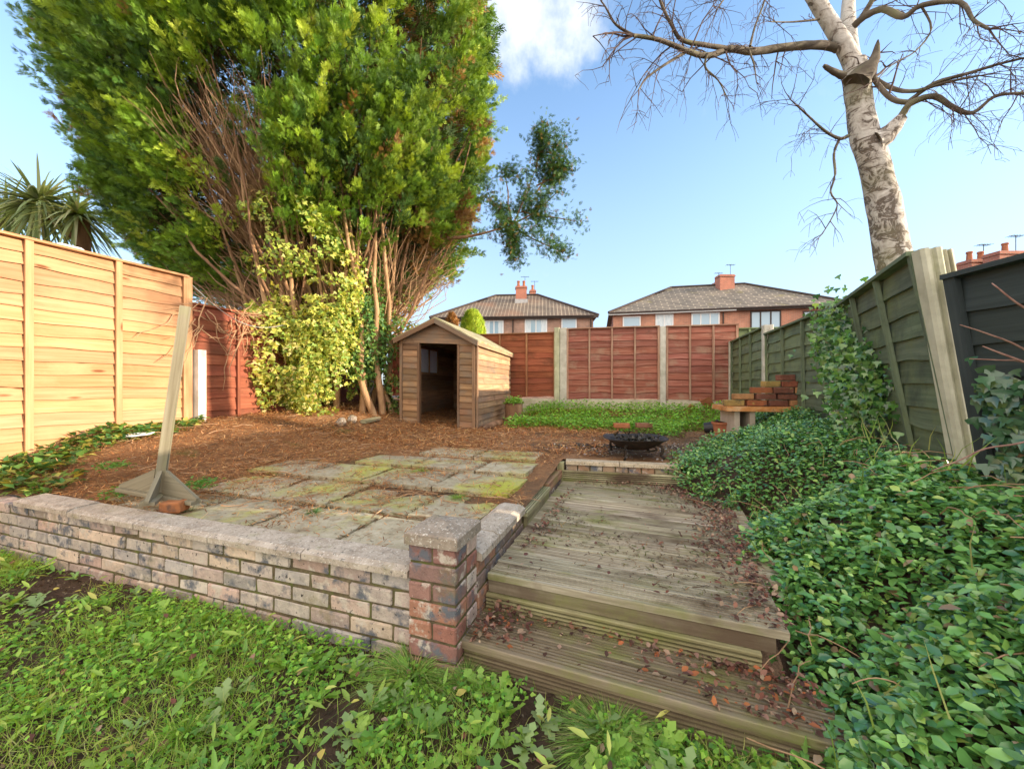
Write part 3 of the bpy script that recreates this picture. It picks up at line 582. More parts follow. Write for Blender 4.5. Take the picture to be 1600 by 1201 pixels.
# ---------------------------------------------------------------- shed
SF = Vector((-.555, 5.85, 0)); SX = Vector((-.974, .225, 0)).normalized(); SY = Vector((.225, .974, 0)).normalized(); SWd = 1.25; SLn = 2.25
sh = empty('garden_shed', SF+SX*.6+SY*1.1+UP*-.7, 'small old timber shed with an open doorway and felt roof', 'shed')
def sz(x): return .065*x/SWd
def sh_board(mb, o, d, L_, n, h, col, slope=0):
    """one overlapping board: d direction, n outward"""
    k = random.uniform(.6, 1.25); c = tuple(v*k*random.uniform(.95, 1.05) for v in col)
    mb.extrude([(0, 0), (.024, -.0), (.024, .012), (.008, h*1.12), (0, h*1.12)], o, n, UP, d*L_+UP*slope, col=c)
EZ = .665; ZB = -.76; h = .096
def wall_boards(name, o, d, L_, n, gaps=(), zt=EZ, slope=0, col=(1, 1, 1)):
    mb = MB(); z = ZB
    while z < zt-.02:
        segs = [(0, L_)]
        for g0, g1, gz0, gz1 in gaps:
            if z+h > gz0 and z < gz1:
                ns = []
                for a, b_ in segs:
                    if g0 > a: ns.append((a, min(b_, g0)))
                    if g1 < b_: ns.append((max(a, g1), b_))
                segs = ns
        for a, b_ in segs:
            hh = min(h, (zt-z)/1.12)
            sh_board(mb, o+d*a+UP*(z+slope*a/L_), d, b_-a, n, hh, col, slope*(b_-a)/L_)
        z += h
    return mb.build(name, M['shed_wood'], sh)
DG = (.27, .94)   # doorway along the front from the right corner
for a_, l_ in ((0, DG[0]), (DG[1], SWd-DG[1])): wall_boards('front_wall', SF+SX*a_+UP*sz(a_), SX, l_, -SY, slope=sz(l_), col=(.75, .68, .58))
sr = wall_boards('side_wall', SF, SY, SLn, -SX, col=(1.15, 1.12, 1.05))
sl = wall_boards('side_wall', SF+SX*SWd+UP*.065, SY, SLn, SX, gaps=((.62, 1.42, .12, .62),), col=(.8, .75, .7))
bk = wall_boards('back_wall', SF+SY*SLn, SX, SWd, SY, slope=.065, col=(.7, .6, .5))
# gable
PK = .955
def gable(y, n, name):
    mb = MB(); z = EZ+.0; hz = .085
    while z < PK-.01:
        f0 = (z-EZ)/(PK-EZ); x0 = SWd*.5*f0; z1 = min(z+hz, PK); f1 = (z1-EZ)/(PK-EZ); x1 = SWd*.5*f1
        p = lambda x, zz, o=0: SF+SX*x+SY*y+UP*(zz+sz(x))+n*o
        k = random.uniform(.55, .75)
        a, b_, c, d = p(x0, z), p(SWd-x0, z), p(SWd-x1, z1), p(x1, z1)
        for q in ([a+n*.014, b_+n*.014, c+n*.004, d+n*.004], [a, d, c, b_], [a, b_, b_+n*.014, a+n*.014]):
            mb.poly(q, [(0, z), (1.2, z), (1.1, z+.08), (.1, z+.08)], (k, k*.95, k*.9))
        z += hz
    return mb.build(name, M['shed_wood'], sh)
gable(0, -SY, 'gable'); gable(SLn, SY, 'gable')
# roof: two felt slopes with deck thickness
for sd in (0, 1):
    mb = MB(); ov = .07; xe = -ov if sd == 0 else SWd+ov; ze = EZ-(PK-EZ)*ov/(SWd*.5)
    fy = -.10; ly = SLn+.07
    pe = lambda x, z, y: SF+SX*x+SY*y+UP*(z+sz(x)+.012)
    n = 14; rows_ = []
    for i in range(n+1):
        y = fy+(ly-fy)*i/n; rag = random.uniform(-.02, .008)
        rows_.append((pe(xe, ze+rag*.6-.02*(i/n)**2, y), pe(SWd*.5, PK+.012, y)))
    for i in range(n):
        (e0, r0), (e1, r1) = rows_[i], rows_[i+1]; q = [e0, e1, r1, r0]; th = UP*.028
        mb.poly(q if sd else q[::-1], [(0, 0)]*4); qq = [v+th for v in q]; mb.poly(qq[::-1] if sd else qq); mb.poly([e0, e1, e1+th, e0+th] if not sd else [e0+th, e1+th, e1, e0])
        if i == 0: mb.poly([e0, e0+th, r0+th, r0])
        if i == n-1: mb.poly([e1, e1+th, r1+th, r1])
    mb.build('roof', M['felt'], sh)
    mb = MB(); e, r = pe(xe, ze-.07, fy-.004), pe(SWd*.5, PK-.06, fy-.004); mb.box(e, r-e, UP*.075, -SY*.018, col=(.55, .52, .5)); mb.build('bargeboard', M['shed_wood'], sh)
    mb = MB(); e = pe(xe+(.005 if sd == 0 else -.02), ze-.055, fy); mb.box(e, SY*(ly-fy)-UP*.02, SX*.015, UP*.06, col=(1.35, 1.3, 1.2)); mb.build('eaves_board', M['shed_wood'], sh)
for x in (0, SWd-.04):
    mb = MB(); mb.box(SF+SX*x+UP*(ZB+sz(x))-SY*.022, SX*.045, -SY*.016, UP*(EZ-ZB), col=(.7, .65, .6)); mb.build('corner_trim', M['shed_wood'], sh)
mb = MB(); mb.box(SF-SX*.022+UP*ZB-SY*.02, SY*.05, -SX*.016, UP*(EZ-ZB-.02), col=(1, .95, .9)); mb.build('corner_trim', M['shed_wood'], sh)
for x in DG:
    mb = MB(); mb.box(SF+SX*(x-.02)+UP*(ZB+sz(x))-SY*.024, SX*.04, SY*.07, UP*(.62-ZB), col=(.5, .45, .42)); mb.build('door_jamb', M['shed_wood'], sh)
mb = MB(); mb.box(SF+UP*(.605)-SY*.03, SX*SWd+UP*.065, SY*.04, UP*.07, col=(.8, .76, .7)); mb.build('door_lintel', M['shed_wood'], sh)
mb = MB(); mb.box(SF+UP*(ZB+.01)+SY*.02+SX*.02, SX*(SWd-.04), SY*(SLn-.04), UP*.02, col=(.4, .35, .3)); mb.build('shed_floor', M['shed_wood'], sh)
wf = MB(); a = SF+SX*(SWd-.02)+SY*.62+UP*.18
for y, z, dy, dz in ((0, 0, .8, .04), (0, .46, .8, .04), (0, .04, .04, .42), (.76, .04, .04, .42), (.385, .04, .03, .42)): wf.box(a+SY*y+UP*z, SY*dy, SX*.05, UP*dz, col=(.8, .75, .7))
wo = wf.build('window', M['shed_wood'], sh)
mb = MB(); mb.box(a+SX*.02+SY*.04+UP*.04, SY*.72, SX*.004, UP*.42); mb.build('window_pane', M['shed_glass'], wo)
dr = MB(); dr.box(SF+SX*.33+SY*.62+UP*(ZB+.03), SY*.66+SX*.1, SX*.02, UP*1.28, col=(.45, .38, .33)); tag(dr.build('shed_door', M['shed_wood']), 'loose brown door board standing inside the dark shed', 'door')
# litter heap in the doorway
def litter(name, pts, nrm, size, cols, label=None, cat=None, parent=None, mat='dry_leaf', tm=LEAF, tilt=.5, group=None):
    n = len(pts); f = rdir(n); f[:, 2] *= .35; nn = nrm+rdir(n)*tilt
    o = scatter(name, tm, pts, f, nn, size, cols, M[mat], parent)
    if label: tag(o, label, cat, group, 'stuff')
    return o

# ---------------------------------------------------------------- houses beyond
def rayline(px, A, B):
    u = (px-800)/600; d = B-A; t = (u*A.y-A.x)/(d.x-u*d.y); p = A+d*t; return t*d.length, p.y
def house(label, A, B, ez, depth, hip, rise, brick_m, tile_m, wins, chims, fascias):
    A = Vector((A[0], A[1], 0)); B = Vector((B[0], B[1], 0)); d = (B-A); L_ = d.length; d.normalize(); bk = Vector((-d.y, d.x, 0)); bk = bk if bk.y > 0 else -bk
    h_ = empty('semi_detached_house', (A+B)/2+UP*-1.2, label, 'house')
    mb = MB(); c = [A, B, B+bk*depth, A+bk*depth]
    for i in range(4):
        p, q = c[i], c[(i+1) % 4]; l = (q-p).length; mb.poly([p+UP*-1.24, q+UP*-1.24, q+UP*ez, p+UP*ez], [(0, 0), (l, 0), (l, ez+1.2), (0, ez+1.2)])
    mb.build('wall', brick_m, h_)
    ov = .35; e = [A-d*ov-bk*ov, B+d*ov-bk*ov, B+d*ov+bk*(depth+ov), A-d*ov+bk*(depth+ov)]; e = [v+UP*(ez-.02) for v in e]
    r0 = A+d*hip+bk*depth/2+UP*(ez+rise); r1 = B-d*hip+bk*depth/2+UP*(ez+rise); mb = MB()
    sl = math.hypot(depth/2+ov, rise); LL = L_+2*ov
    mb.poly([e[0], e[1], r1, r0], [(0, 0), (LL, 0), (LL-hip-ov, sl), (hip+ov, sl)]); mb.poly([e[2], e[3], r0, r1], [(0, 0), (LL, 0), (LL-hip-ov, sl), (hip+ov, sl)])
    s2 = math.hypot(hip+ov, rise); DD = depth+2*ov
    mb.poly([e[1], e[2], r1], [(0, 0), (DD, 0), (DD/2, s2)]); mb.poly([e[3], e[0], r0], [(0, 0), (DD, 0), (DD/2, s2)]); mb.poly(e[::-1])
    rf = mb.build('roof', tile_m, h_)
    mb = MB()
    for a, b_ in ((r0, r1), (e[0], r0), (e[1], r1)): mb.tube([a+UP*.03, b_+UP*.03], [.11, .11], 8, (.8, .75, .7))
    mb.build('ridge_tiles', M['terracotta'] if 0 else M['dark_paint'], rf)
    for f0, f1, mt in fascias:
        mb = MB(); mb.box(A+d*(f0*L_-(ov if f0 == 0 else 0))-bk*(ov+.03)+UP*(ez-.2), d*((f1-f0)*L_+(ov if f0 == 0 else 0)+(ov if f1 == 1 else 0)), bk*.03, UP*.18); mb.build('fascia', mt, h_)
        mb = MB(); g0 = A+d*(f0*L_-(ov if f0 == 0 else 0))-bk*(ov+.1)+UP*(ez-.05); mb.tube([g0, g0+d*((f1-f0)*L_+ov)], [.06, .06], 8); mb.build('gutter', M['dark_paint'], h_)
    for (x0, x1, y0, y1, fm, gm, nm_) in wins:
        a, Ya = rayline(x0, A, B); b_, Yb = rayline(x1, A, B); z1 = (600-y0)/600*(Ya+Yb)/2; z0 = (600-y1)/600*(Ya+Yb)/2-.25; ww, hh = b_-a, z1-z0
        o = A+d*a-bk*.03+UP*z0; f = MB(); t = .09
        for (x, z, dx, dz) in [(0, 0, ww, t), (0, hh-t, ww, t), (0, t, t, hh-2*t), (ww-t, t, t, hh-2*t)]+[(ww*k/nm_-t/2, t, t, hh-2*t) for k in range(1, nm_)]: f.box(o+d*x+UP*z, d*dx, -bk*.05, UP*dz)
        wo = f.build('window', fm, h_)
        g = MB(); g.box(o+d*t*.9+UP*t*.9+bk*.005, d*(ww-1.8*t), -bk*.02, UP*(hh-1.8*t)); g.build('pane', gm, wo)
        if nm_ == 2 and ww > 1.5:
            for k in (0, 1):
                cu = MB(); cu.box(o+d*(t+k*(ww-2*t)*.75)+UP*t-bk*.017, d*(ww-2*t)*.25, -bk*.006, UP*(hh-2*t)); cu.build('curtain', M['curtain'], wo)
        si = MB(); si.box(o-d*.05-UP*.08, d*(ww+.1), -bk*.1, UP*.078); si.build('sill', fm, wo)
    for fr_ in (.985, .5):
        dpm = MB(); o = A+d*(L_*fr_)-bk*.08; dpm.tube([o+UP*(ez-.25), o+UP*-1.2], [.05, .05], 8); dpm.build('downpipe', M['dark_paint'], h_)
    for (x0, x1, ytop, Yc, zb, pots, cm) in chims:
        p0 = P(x0, ytop, Yc); ww = (x1-x0)/600*Yc; m_ = MB(); o = Vector((p0.x, Yc, zb)); H = p0.z-zb
        def bx(m_, o, a, b_, c):
            q = [o, o+a, o+a+b_, o+b_]
            for i in range(4):
                s_, e_ = q[i], q[(i+1) % 4]; l = (e_-s_).length; m_.poly([s_, e_, e_+c, s_+c], [(0, 0), (l, 0), (l, c.z), (0, c.z)])
            m_.poly([v+c for v in q], [(0, 0), (ww, 0), (ww, ww), (0, ww)])
        bx(m_, o, Vector((ww, 0, 0)), Vector((0, .7, 0)), UP*(H-.18)); bx(m_, o+Vector((-.05, -.05, H-.18)), Vector((ww+.1, 0, 0)), Vector((0, .8, 0)), UP*.1); bx(m_, o+Vector((0, 0, H-.08)), Vector((ww, 0, 0)), Vector((0, .7, 0)), UP*.08)
        ch = m_.build('chimney', cm, rf)
        for k in range(pots):
            q = o+Vector((ww*(k+.5)/pots, .35, H)); t_ = MB(); t_.tube([q, q+UP*.4, q+UP*.42, q+UP*.5], [.13, .11, .14, .13], 10); t_.build('chimney_pot', M['terracotta'], ch)
        if H > 1.5:
            ae = MB(); q = o+Vector((ww*.85, .3, H)); ae.tube([q, q+UP*.9], [.018, .018], 6); ae.tube([q+UP*.85+Vector((-.35, 0, 0)), q+UP*.85+Vector((.35, 0, 0))], [.014, .014], 6)
            for e_ in (-.3, -.15, 0, .15, .3): ae.tube([q+UP*.85+Vector((e_, -.2, 0)), q+UP*.85+Vector((e_, .2, 0))], [.01, .01], 5)
            ae.build('aerial', M['iron'], ch)
        fl = MB(); fl.box(o+Vector((-.08, -.08, -.0)), Vector((ww+.16, 0, 0)), Vector((0, .05, 0)), UP*(.42)); fl.build('flashing', M['lead_flash'], ch)
    return h_
wp, dp = M['white_paint'], M['dark_paint']
house('pale brick semi-detached house with brown tiled hip roof, beyond the shed', (-6.2, 31), (6.35, 30), 5.35, 8.6, 4.4, 2.7, M['house_brick_pale'], M['roof_tile_brown'],
      [(712, 724, 503, 522, wp, M['glass'], 1), (757, 787, 500, 522, wp, M['glass'], 2), (820, 855, 498, 522, wp, M['glass'], 2), (877, 901, 496, 512, wp, M['glass'], 1)],
      [(806, 823, 446, 33.0, 6.9, 2, M['chimney_brick']), (828, 837, 452, 36.2, 6.9, 1, M['chimney_brick'])], [(0, 1, dp)])
house('long red brick semi-detached house with grey tiled hip roof beyond the back fence', (7.9, 30), (23.2, 26.6), 5.55, 8.4, 5.0, 2.75, M['house_brick_red'], M['roof_tile_grey'],
      [(973, 1001, 494, 511, wp, M['glass'], 1), (1024, 1052, 490, 511, wp, M['curtain'], 2), (1080, 1124, 488, 512, wp, M['glass'], 3), (1172, 1220, 485, 510, dp, M['glass'], 3), (1254, 1287, 485, 505, dp, M['glass'], 1)],
      [(1125, 1148, 428, 31.2, 6.8, 0, M['chimney_brick']), (1118, 1127, 440, 33.5, 7.4, 1, M['chimney_brick'])], [(0, .55, wp), (.55, 1, dp)])
house('house seen only by its two stubby brick chimneys above the right fences', (21, 22), (34, 14), 3.4, 8, 4, 2.1, M['house_brick_red'], M['roof_tile_grey'], [],
      [(1518, 1553, 404, 20.5, 3.6, 2, M['chimney_brick']), (1562, 1606, 391, 19.5, 3.6, 1, M['chimney_brick'])], [(0, 1, dp)])

# ---------------------------------------------------------------- big conifer
TC = Vector((-3.75, 7.2, 0))
ct = empty('conifer_tree', Vector((-3.3, 6.5, -.6)), 'huge vase-shaped evergreen conifer with bare brown stems below, towering over the garden', 'tree')
def crown_r(az, z):
    """radius around TC; az 0 = +x, -90deg = towards the camera"""
    zs = [1.2, 1.7, 2.2, 3.2, 4.7, 6, 8, 9.2]
    rr = np.interp(z, zs, [.9, 2.1, 3.05, 3.4, 3.5, 3.5, 3.1, 1.6]); lr = np.interp(z, zs, [.9, 2.2, 3.0, 3.65, 4.2, 4.6, 4.1, 1.8]); fr_ = np.interp(z, zs, [.5, 1.1, 1.75, 2.3, 2.75, 2.9, 2.6, 1.3])
    c, s = np.cos(az), np.sin(az); x = np.where(c > 0, rr, lr)
    return 1/np.sqrt((c/x)**2+(s/fr_)**2)
limb_tips = []
root = Vector((-3.25, 6.45, -.6))
def limb(p0, p1, r0, r1, n=7, sag=.2, wob=.06, sides=7, mb=None, col=(1, 1, 1)):
    p0, p1 = Vector(p0), Vector(p1); pts = []; rad = []; ln = (p1-p0).length; pr = Vector((random.gauss(0, 1), random.gauss(0, 1), random.gauss(0, .5)))*wob*ln*.3
    for i in range(n+1):
        f = i/n; q = p0.lerp(p1, f); q.z -= math.sin(f*math.pi)*sag*ln; q += pr*math.sin(f*math.pi)+Vector((random.gauss(0, 1), random.gauss(0, 1), random.gauss(0, 1)))*wob*ln/n*.5*(0 < i < n)
        pts.append(q); rad.append(r0+(r1-r0)*f)
    m = mb or MB(); m.tube(pts, rad, sides, col); return m, pts
mt = MB(); m, tp = limb(root+Vector((-.25, -.15, -.15)), root+Vector((-.2, .5, 3.0)), .27, .14, wob=.05, sag=.02, sides=14, mb=mt)
limb(root+Vector((-.6, -.25, -.15)), root+Vector((-.7, .4, 1.6)), .22, .13, sag=.02, sides=12, mb=mt)
mt.build('trunk', M['ivy_bark'], ct, True)
mt = MB(); limb(root+Vector((.75, .5, -.15)), root+Vector((.7, .9, 2.7)), .13, .08, sag=.02, sides=10, mb=mt); mt.build('trunk', M['bark'], ct, True)
for k in range(64):
    az = random.uniform(-math.pi, math.pi) if k > 44 else random.uniform(-2.6, .35); z = random.uniform(2.0, 5.5) if k < 50 else random.uniform(5, 8)
    r = float(crown_r(az, z))*.86; tip = TC+Vector((math.cos(az)*r, math.sin(az)*r, z)); p0 = root+Vector((random.uniform(-.7, .9), random.uniform(-.1, .8), random.uniform(.6, 1.9)))
    mb, pts = limb(p0, tip, random.uniform(.018, .046), .008, n=9, sag=random.uniform(.05, .16), wob=.12); mb.build('limb', M['bark'], ct, True); limb_tips.append(pts)
# bare twigs: hollow in the crown and the underside
mb = MB(); mbl = MB()
for k in range(1500):
    if k % 3 == 0 or k > 1300: tip = Vector((random.uniform(-4.7, -3.0), 0, random.uniform(2.1, 4.2))); tip.y = 7.2-float(crown_r(-1.57, tip.z))*random.uniform(.62, .93); p0 = Vector((-3.7+random.uniform(-.4, .4), 6.8, random.uniform(1.2, 2.2))).lerp(tip, random.uniform(.25, .7))
    elif k % 3 == 1:
        az = random.uniform(-1.3, .15); z = random.uniform(1.45, 2.5); r = float(crown_r(az, z))*random.uniform(.7, .95); tip = TC+Vector((math.cos(az)*r, math.sin(az)*r, z)); p0 = (root+Vector((random.uniform(.2, 1.), .3, random.uniform(.9, 1.6)))).lerp(tip, random.uniform(.1, .6))
    else:
        az = random.uniform(-2.9, -1.2); z = random.uniform(1.2, 2.1); r = float(crown_r(az, z))*random.uniform(.7, 1.); tip = TC+Vector((math.cos(az)*r, math.sin(az)*r, z)); p0 = (root+Vector((random.uniform(-.8, .1), 0, random.uniform(1., 1.6)))).lerp(tip, random.uniform(.1, .5))
    limb(p0, tip+Vector((random.gauss(0, .1), random.gauss(0, .1), random.gauss(0, .1))), random.uniform(.005, .014), .0025, n=6, sag=.06, wob=.3, sides=4, mb=mb)
tag(mb.build('bare_twigs', M['dead_twig'], ct), kind='stuff')
mb = MB()
for k in range(18):
    x = random.uniform(-.6, 1.35); p0 = root+Vector((x, random.uniform(-.30, .4), random.uniform(-.2, -.05))); az = -1.57+x*.75+random.gauss(0, .25); z = random.uniform(2.4, 4.2); rr_ = float(crown_r(az, z))*.8; tip = TC+Vector((math.cos(az)*rr_, math.sin(az)*rr_, z))
    m_, pts = limb(p0, p0.lerp(tip, .85)+UP*.3, random.uniform(.035, .07), .014, n=9, sag=random.uniform(-.02, .10), wob=.09, sides=9); m_.build('limb', M['pale_bark'], ct, True)
# foliage
def crown_plumes(n, per, zr, size, name, cols, wts, top=False):
    """feathery plumes: each a tapering cluster of small sprays along an outward, upward axis"""
    az = rng.uniform(-np.pi, np.pi, n); z = rng.uniform(zr[0], zr[1], n); d = np.stack([np.cos(az), np.sin(az), 0*az], 1)
    bp_ = np.array(TC)[None]+d*3; bp_[:, 2] = z
    rel = fnoise(bp_, 1.25, 11)*.55+fnoise(bp_, 3.0, 12)*.45; r = crown_r(az, z)*(1.0+.12*rel)*rng.uniform(.90, 1.02, n)
    root_ = np.array(TC)[None]+d*(r*.86)[:, None]; root_[:, 2] = z-.12
    pos0 = np.array(TC)[None]+d*r[:, None]; pos0[:, 2] = z
    keep = (fnoise(pos0, 1.7, 21) > -.42); low = ss(1.15, 2.3, z+.5*fnoise(pos0, 1.7, 5)); keep &= rng.uniform(0, 1, n) < (.15+.85*low)
    if not top:
        xx = pos0[:, 0]+3.92-.10*(z-3); hw = .72*ss(1.7, 2.7, z)*ss(4.6, 3.7, z)+.16*fnoise(pos0, 3, 9); keep &= ~((np.abs(xx) < hw) & (pos0[:, 1] < 7.0) & (rng.uniform(0, 1, n) < .95))
        uh = (pos0[:, 0] > -4.3) & (pos0[:, 1] < 7.6); keep &= ~(uh & (rng.uniform(0, 1, n) < .94*ss(3.0, 2.2, z+.35*fnoise(pos0, 2.5, 19))))
    root_, pos0, d, z = root_[keep], pos0[keep], d[keep], z[keep]; m = len(z)
    ax = d*rng.uniform(.5, 1.1, (m, 1))+np.array([0, 0, 1])*rng.uniform(.25, 1.0, (m, 1))+rdir(m)*.35; ax /= np.linalg.norm(ax, axis=1, keepdims=True); ln = rng.uniform(.25, .60, m)*(1.3 if top else 1)
    col = pick(cols, m, .22, wts)*(1+.22*fnoise(pos0, .9, 31)[:, None])
    dead = (fnoise(pos0, 3.4, 41) > .66) | ((fnoise(pos0, 3, 42) > .30) & (pos0[:, 0] > -1.7) & (z < 3.3)); col[dead] = pick([(.40, .22, .08), (.46, .28, .11), (.3, .16, .06)], int(dead.sum()), .2)
    K = np.repeat(np.arange(m), per); N = len(K); u = rng.uniform(0, 1, N)**.8; w_ = (.12*(1-u)+.025)*np.repeat(rng.uniform(.7, 1.3, m), per)
    off = rdir(N); off -= ax[K]*np.sum(off*ax[K], 1, keepdims=True); pos = root_[K]+ax[K]*(u*ln[K])[:, None]+off*(w_*rng.uniform(.3, 1, N))[:, None]; pos[:, 2] -= .10*u**2*ln[K]
    f = ax[K]*1.0+off*.75+rdir(N)*.3; nn = off+rdir(N)*.5+np.array([0, 0, .4]); sz_ = rng.uniform(*size, N); cc0 = col[K]*(1+rng.uniform(-.2, .2, (N, 1)))
    for k in range(3):
        q = np.arange(N) % 3 == k; scatter(name, SPR[k], pos[q], f[q], nn[q], sz_[q], cc0[q], M['conifer'], ct)
def crown_foliage(n, zr, rlo, rhi, size, name, cols, wts, hollow=True, lump=.13, under=False):
    az = rng.uniform(-np.pi, np.pi, n); z = rng.uniform(zr[0], zr[1], n)
    d = np.stack([np.cos(az), np.sin(az), np.zeros(n)], 1)
    base_p = np.array(TC)[None]+d*3+np.stack([0*z, 0*z, z], 1)
    lum = fnoise(base_p, 1.5, 11)*.6+fnoise(base_p, 3.6, 12)*.4
    r = crown_r(az, z)*(1+lump*lum)*rng.uniform(rlo, rhi, n)
    pos = np.array(TC)[None]+d*r[:, None]; pos[:, 2] = z
    hole = fnoise(pos, 2.1, 21)
    keep = hole > -.50
    lowfade = ss(1.1, 2.3, z+.5*fnoise(pos, 1.7, 5)); keep &= rng.uniform(0, 1, n) < (.15+.85*lowfade)
    if hollow:
        xx = pos[:, 0]+3.92-.10*(z-3); hw = .62*ss(1.7, 2.7, z)*ss(4.5, 3.6, z)+.14*fnoise(pos, 4, 9); hol = (np.abs(xx) < hw) & (pos[:, 1] < 7.0); keep &= ~(hol & (rng.uniform(0, 1, n) < .96))
        uh = (z < 2.5) & (pos[:, 0] > -2.6) & (pos[:, 1] < 7.6); keep &= ~(uh & (rng.uniform(0, 1, n) < .80*ss(2.6, 1.9, z)))
    pos, d, z = pos[keep], d[keep], z[keep]; m = len(pos)
    col = pick(cols, m, .25, wts)
    big = fnoise(pos, .9, 31)[:, None]; col = col*(1+.25*big)
    dead = fnoise(pos, 3.1, 41) > .66; dead |= (fnoise(pos, 3, 42) > .35) & (pos[:, 0] > -1.7) & (z < 3.3) & (z > 1.9)
    col[dead] = pick([(.26, .13, .05), (.32, .18, .07), (.20, .10, .04)], int(dead.sum()), .2)
    f = d*rng.uniform(.5, 1.2, (m, 1))+np.array([0, 0, 1])*rng.uniform(.1, 1.1, (m, 1))+rdir(m)*.55
    nn = d+rdir(m)*.8+np.array([0, 0, .5])
    s = rng.uniform(size[0], size[1], m)
    for k in range(3):
        q = np.arange(m) % 3 == k
        # merged below
    V = []; Fs = []; cc = []; off = 0
    for k in range(3):
        q = np.arange(m) % 3 == k; tv, tf = np.array(SPR[k][0], float), np.array(SPR[k][1]); ff = f[q]/np.linalg.norm(f[q], axis=1, keepdims=True); x = np.cross(ff, nn[q]); x /= np.linalg.norm(x, axis=1, keepdims=True).clip(1e-6); zz = np.cross(x, ff); N = int(q.sum())
        v = pos[q][:, None]+s[q][:, None, None]*(tv[None, :, 0:1]*x[:, None]+tv[None, :, 1:2]*ff[:, None]+tv[None, :, 2:3]*zz[:, None]-np.array([0, 0, .25])[None, None]*(tv[None, :, 1:2]**2))
        V.append(v.reshape(-1, 3)); Fs.append((tf[None]+(np.arange(N)*len(tv))[:, None, None]+off).reshape(-1, 4)); off += N*len(tv); cc.append(np.repeat(col[q], len(tv), 0))
    me = npmesh(name, np.concatenate(V), np.concatenate(Fs), np.concatenate(cc)); return link(name, me, M['conifer'], ct)
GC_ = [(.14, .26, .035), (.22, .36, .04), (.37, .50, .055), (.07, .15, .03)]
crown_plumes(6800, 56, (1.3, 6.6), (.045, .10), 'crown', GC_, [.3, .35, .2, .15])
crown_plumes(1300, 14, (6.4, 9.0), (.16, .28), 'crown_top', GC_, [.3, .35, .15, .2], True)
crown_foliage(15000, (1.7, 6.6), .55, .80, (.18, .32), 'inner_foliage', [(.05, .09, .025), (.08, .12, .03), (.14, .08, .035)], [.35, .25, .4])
# side branch on the right
def blob_sprays(name, cen, rad, n, size, cols, wts, parent, mat='conifer', droop=.3, sphere=False, thr=-.2, seed=3, tm=None):
    p = rdir(n)*(rng.uniform(0, 1, (n, 1))**(.4 if not sphere else .12)); pos = p*np.array(rad)+np.array(cen); keep = fnoise(pos, 3.3, seed) > thr; pos, p = pos[keep], p[keep]; m = len(pos)
    f = p+rdir(m)*.5+np.array([0, 0, -droop]); return scatter(name, tm or SPR[0], pos, f, rdir(m)+np.array([0, 0, .6]), rng.uniform(*size, m), pick(cols, m, .2, wts), M[mat], parent)
sbp = []
for (x, y, x2, y2) in ((700, 372, 800, 352), (800, 352, 838, 262), (838, 262, 845, 205), (800, 350, 870, 300), (838, 290, 885, 262), (800, 352, 880, 395), (815, 330, 900, 345), (800, 352, 790, 262), (800, 352, 762, 300), (800, 352, 800, 405), (838, 300, 878, 215)):
    a, b_ = P(x, y, 6.6), P(x2, y2, 6.4+random.uniform(-.3, .3)); mb, pts = limb(a, b_, .035 if x == 700 else .016, .006, n=5, sag=.04, wob=.08); mb.build('limb', M['bark'], ct, True); sbp += [a.lerp(b_, f) for f in np.linspace(.25 if x > 740 else .55, 1, 9)]
n = 11000; src = np.array([tuple(p) for p in sbp])[rng.integers(0, len(sbp), n)]; pos = src+rng.normal(0, 1, (n, 3))*np.array([.10, .13, .09]); pos = pos[fnoise(pos, 4, 8) > -.15]; n = len(pos)
f = rdir(n)*.7+np.array([.5, -.1, .15]); scatter('side_foliage', SPR[1], pos, f, rdir(n)+np.array([0, 0, 1]), rng.uniform(.05, .10, n), pick([(.05, .12, .04), (.09, .19, .05), (.30, .2, .08)], n, .2, [.5, .42, .08]), M['conifer'], ct)

# ---------------------------------------------------------------- ivies
def ivy_shell(name, cen, rad, n, size, cols, wts, parent=None, yfront=True, seed=1, mat='leaf', thr=-.45):
    p = rdir(n); 
    if yfront: p[:, 1] = -np.abs(p[:, 1])*rng.choice([1, 1, 1, -1], n)
    k = 1+.30*fnoise(p, 2.2, seed)+.14*fnoise(p, 7, seed+1); pos = p*np.array(rad)*k[:, None]*rng.uniform(.78, 1.04, (n, 1))+np.array(cen)
    keep = fnoise(pos, 3.2, seed+2) > thr; pos, p = pos[keep], p[keep]; m = len(pos)
    f = rdir(m)*.8+np.array([0, 0, -.5])+p*.4; return scatter(name, IVY, pos, f, p+rdir(m)*.7+np.array([0, 0, .3]), rng.uniform(*size, m), pick(cols, m, .2, wts), M[mat], parent)
YI = [(.60, .60, .13), (.44, .50, .10), (.72, .66, .28), (.24, .36, .07)]
iv = empty('ivy_plant', (-3.4, 6.1, -.55), 'yellow variegated ivy smothering the conifer trunks, sunlit, left of the bare stems', 'ivy')
ivy_shell('leaves', (-3.62, 6.15, .25), (.76, .75, 1.15), 9500, (.04, .085), YI, [.3, .25, .2, .25], iv, seed=1, thr=-.30)
ivy_shell('leaves', (-3.25, 5.95, 1.40), (.85, .6, 1.15), 11500, (.04, .08), YI, [.3, .3, .1, .3], iv, seed=5, thr=-.25)
ivy_shell('leaves', (-2.80, 6.05, .25), (.55, .6, .95), 4600, (.035, .07), YI, [.2, .3, .1, .4], iv, seed=25, thr=-.15)
ivy_shell('leaves', (-3.35, 5.9, 2.3), (.85, .6, .65), 3400, (.04, .075), [(.36, .46, .08), (.5, .54, .12), (.18, .30, .06)], [.4, .35, .25], iv, seed=15, thr=-.1)
mb = MB()
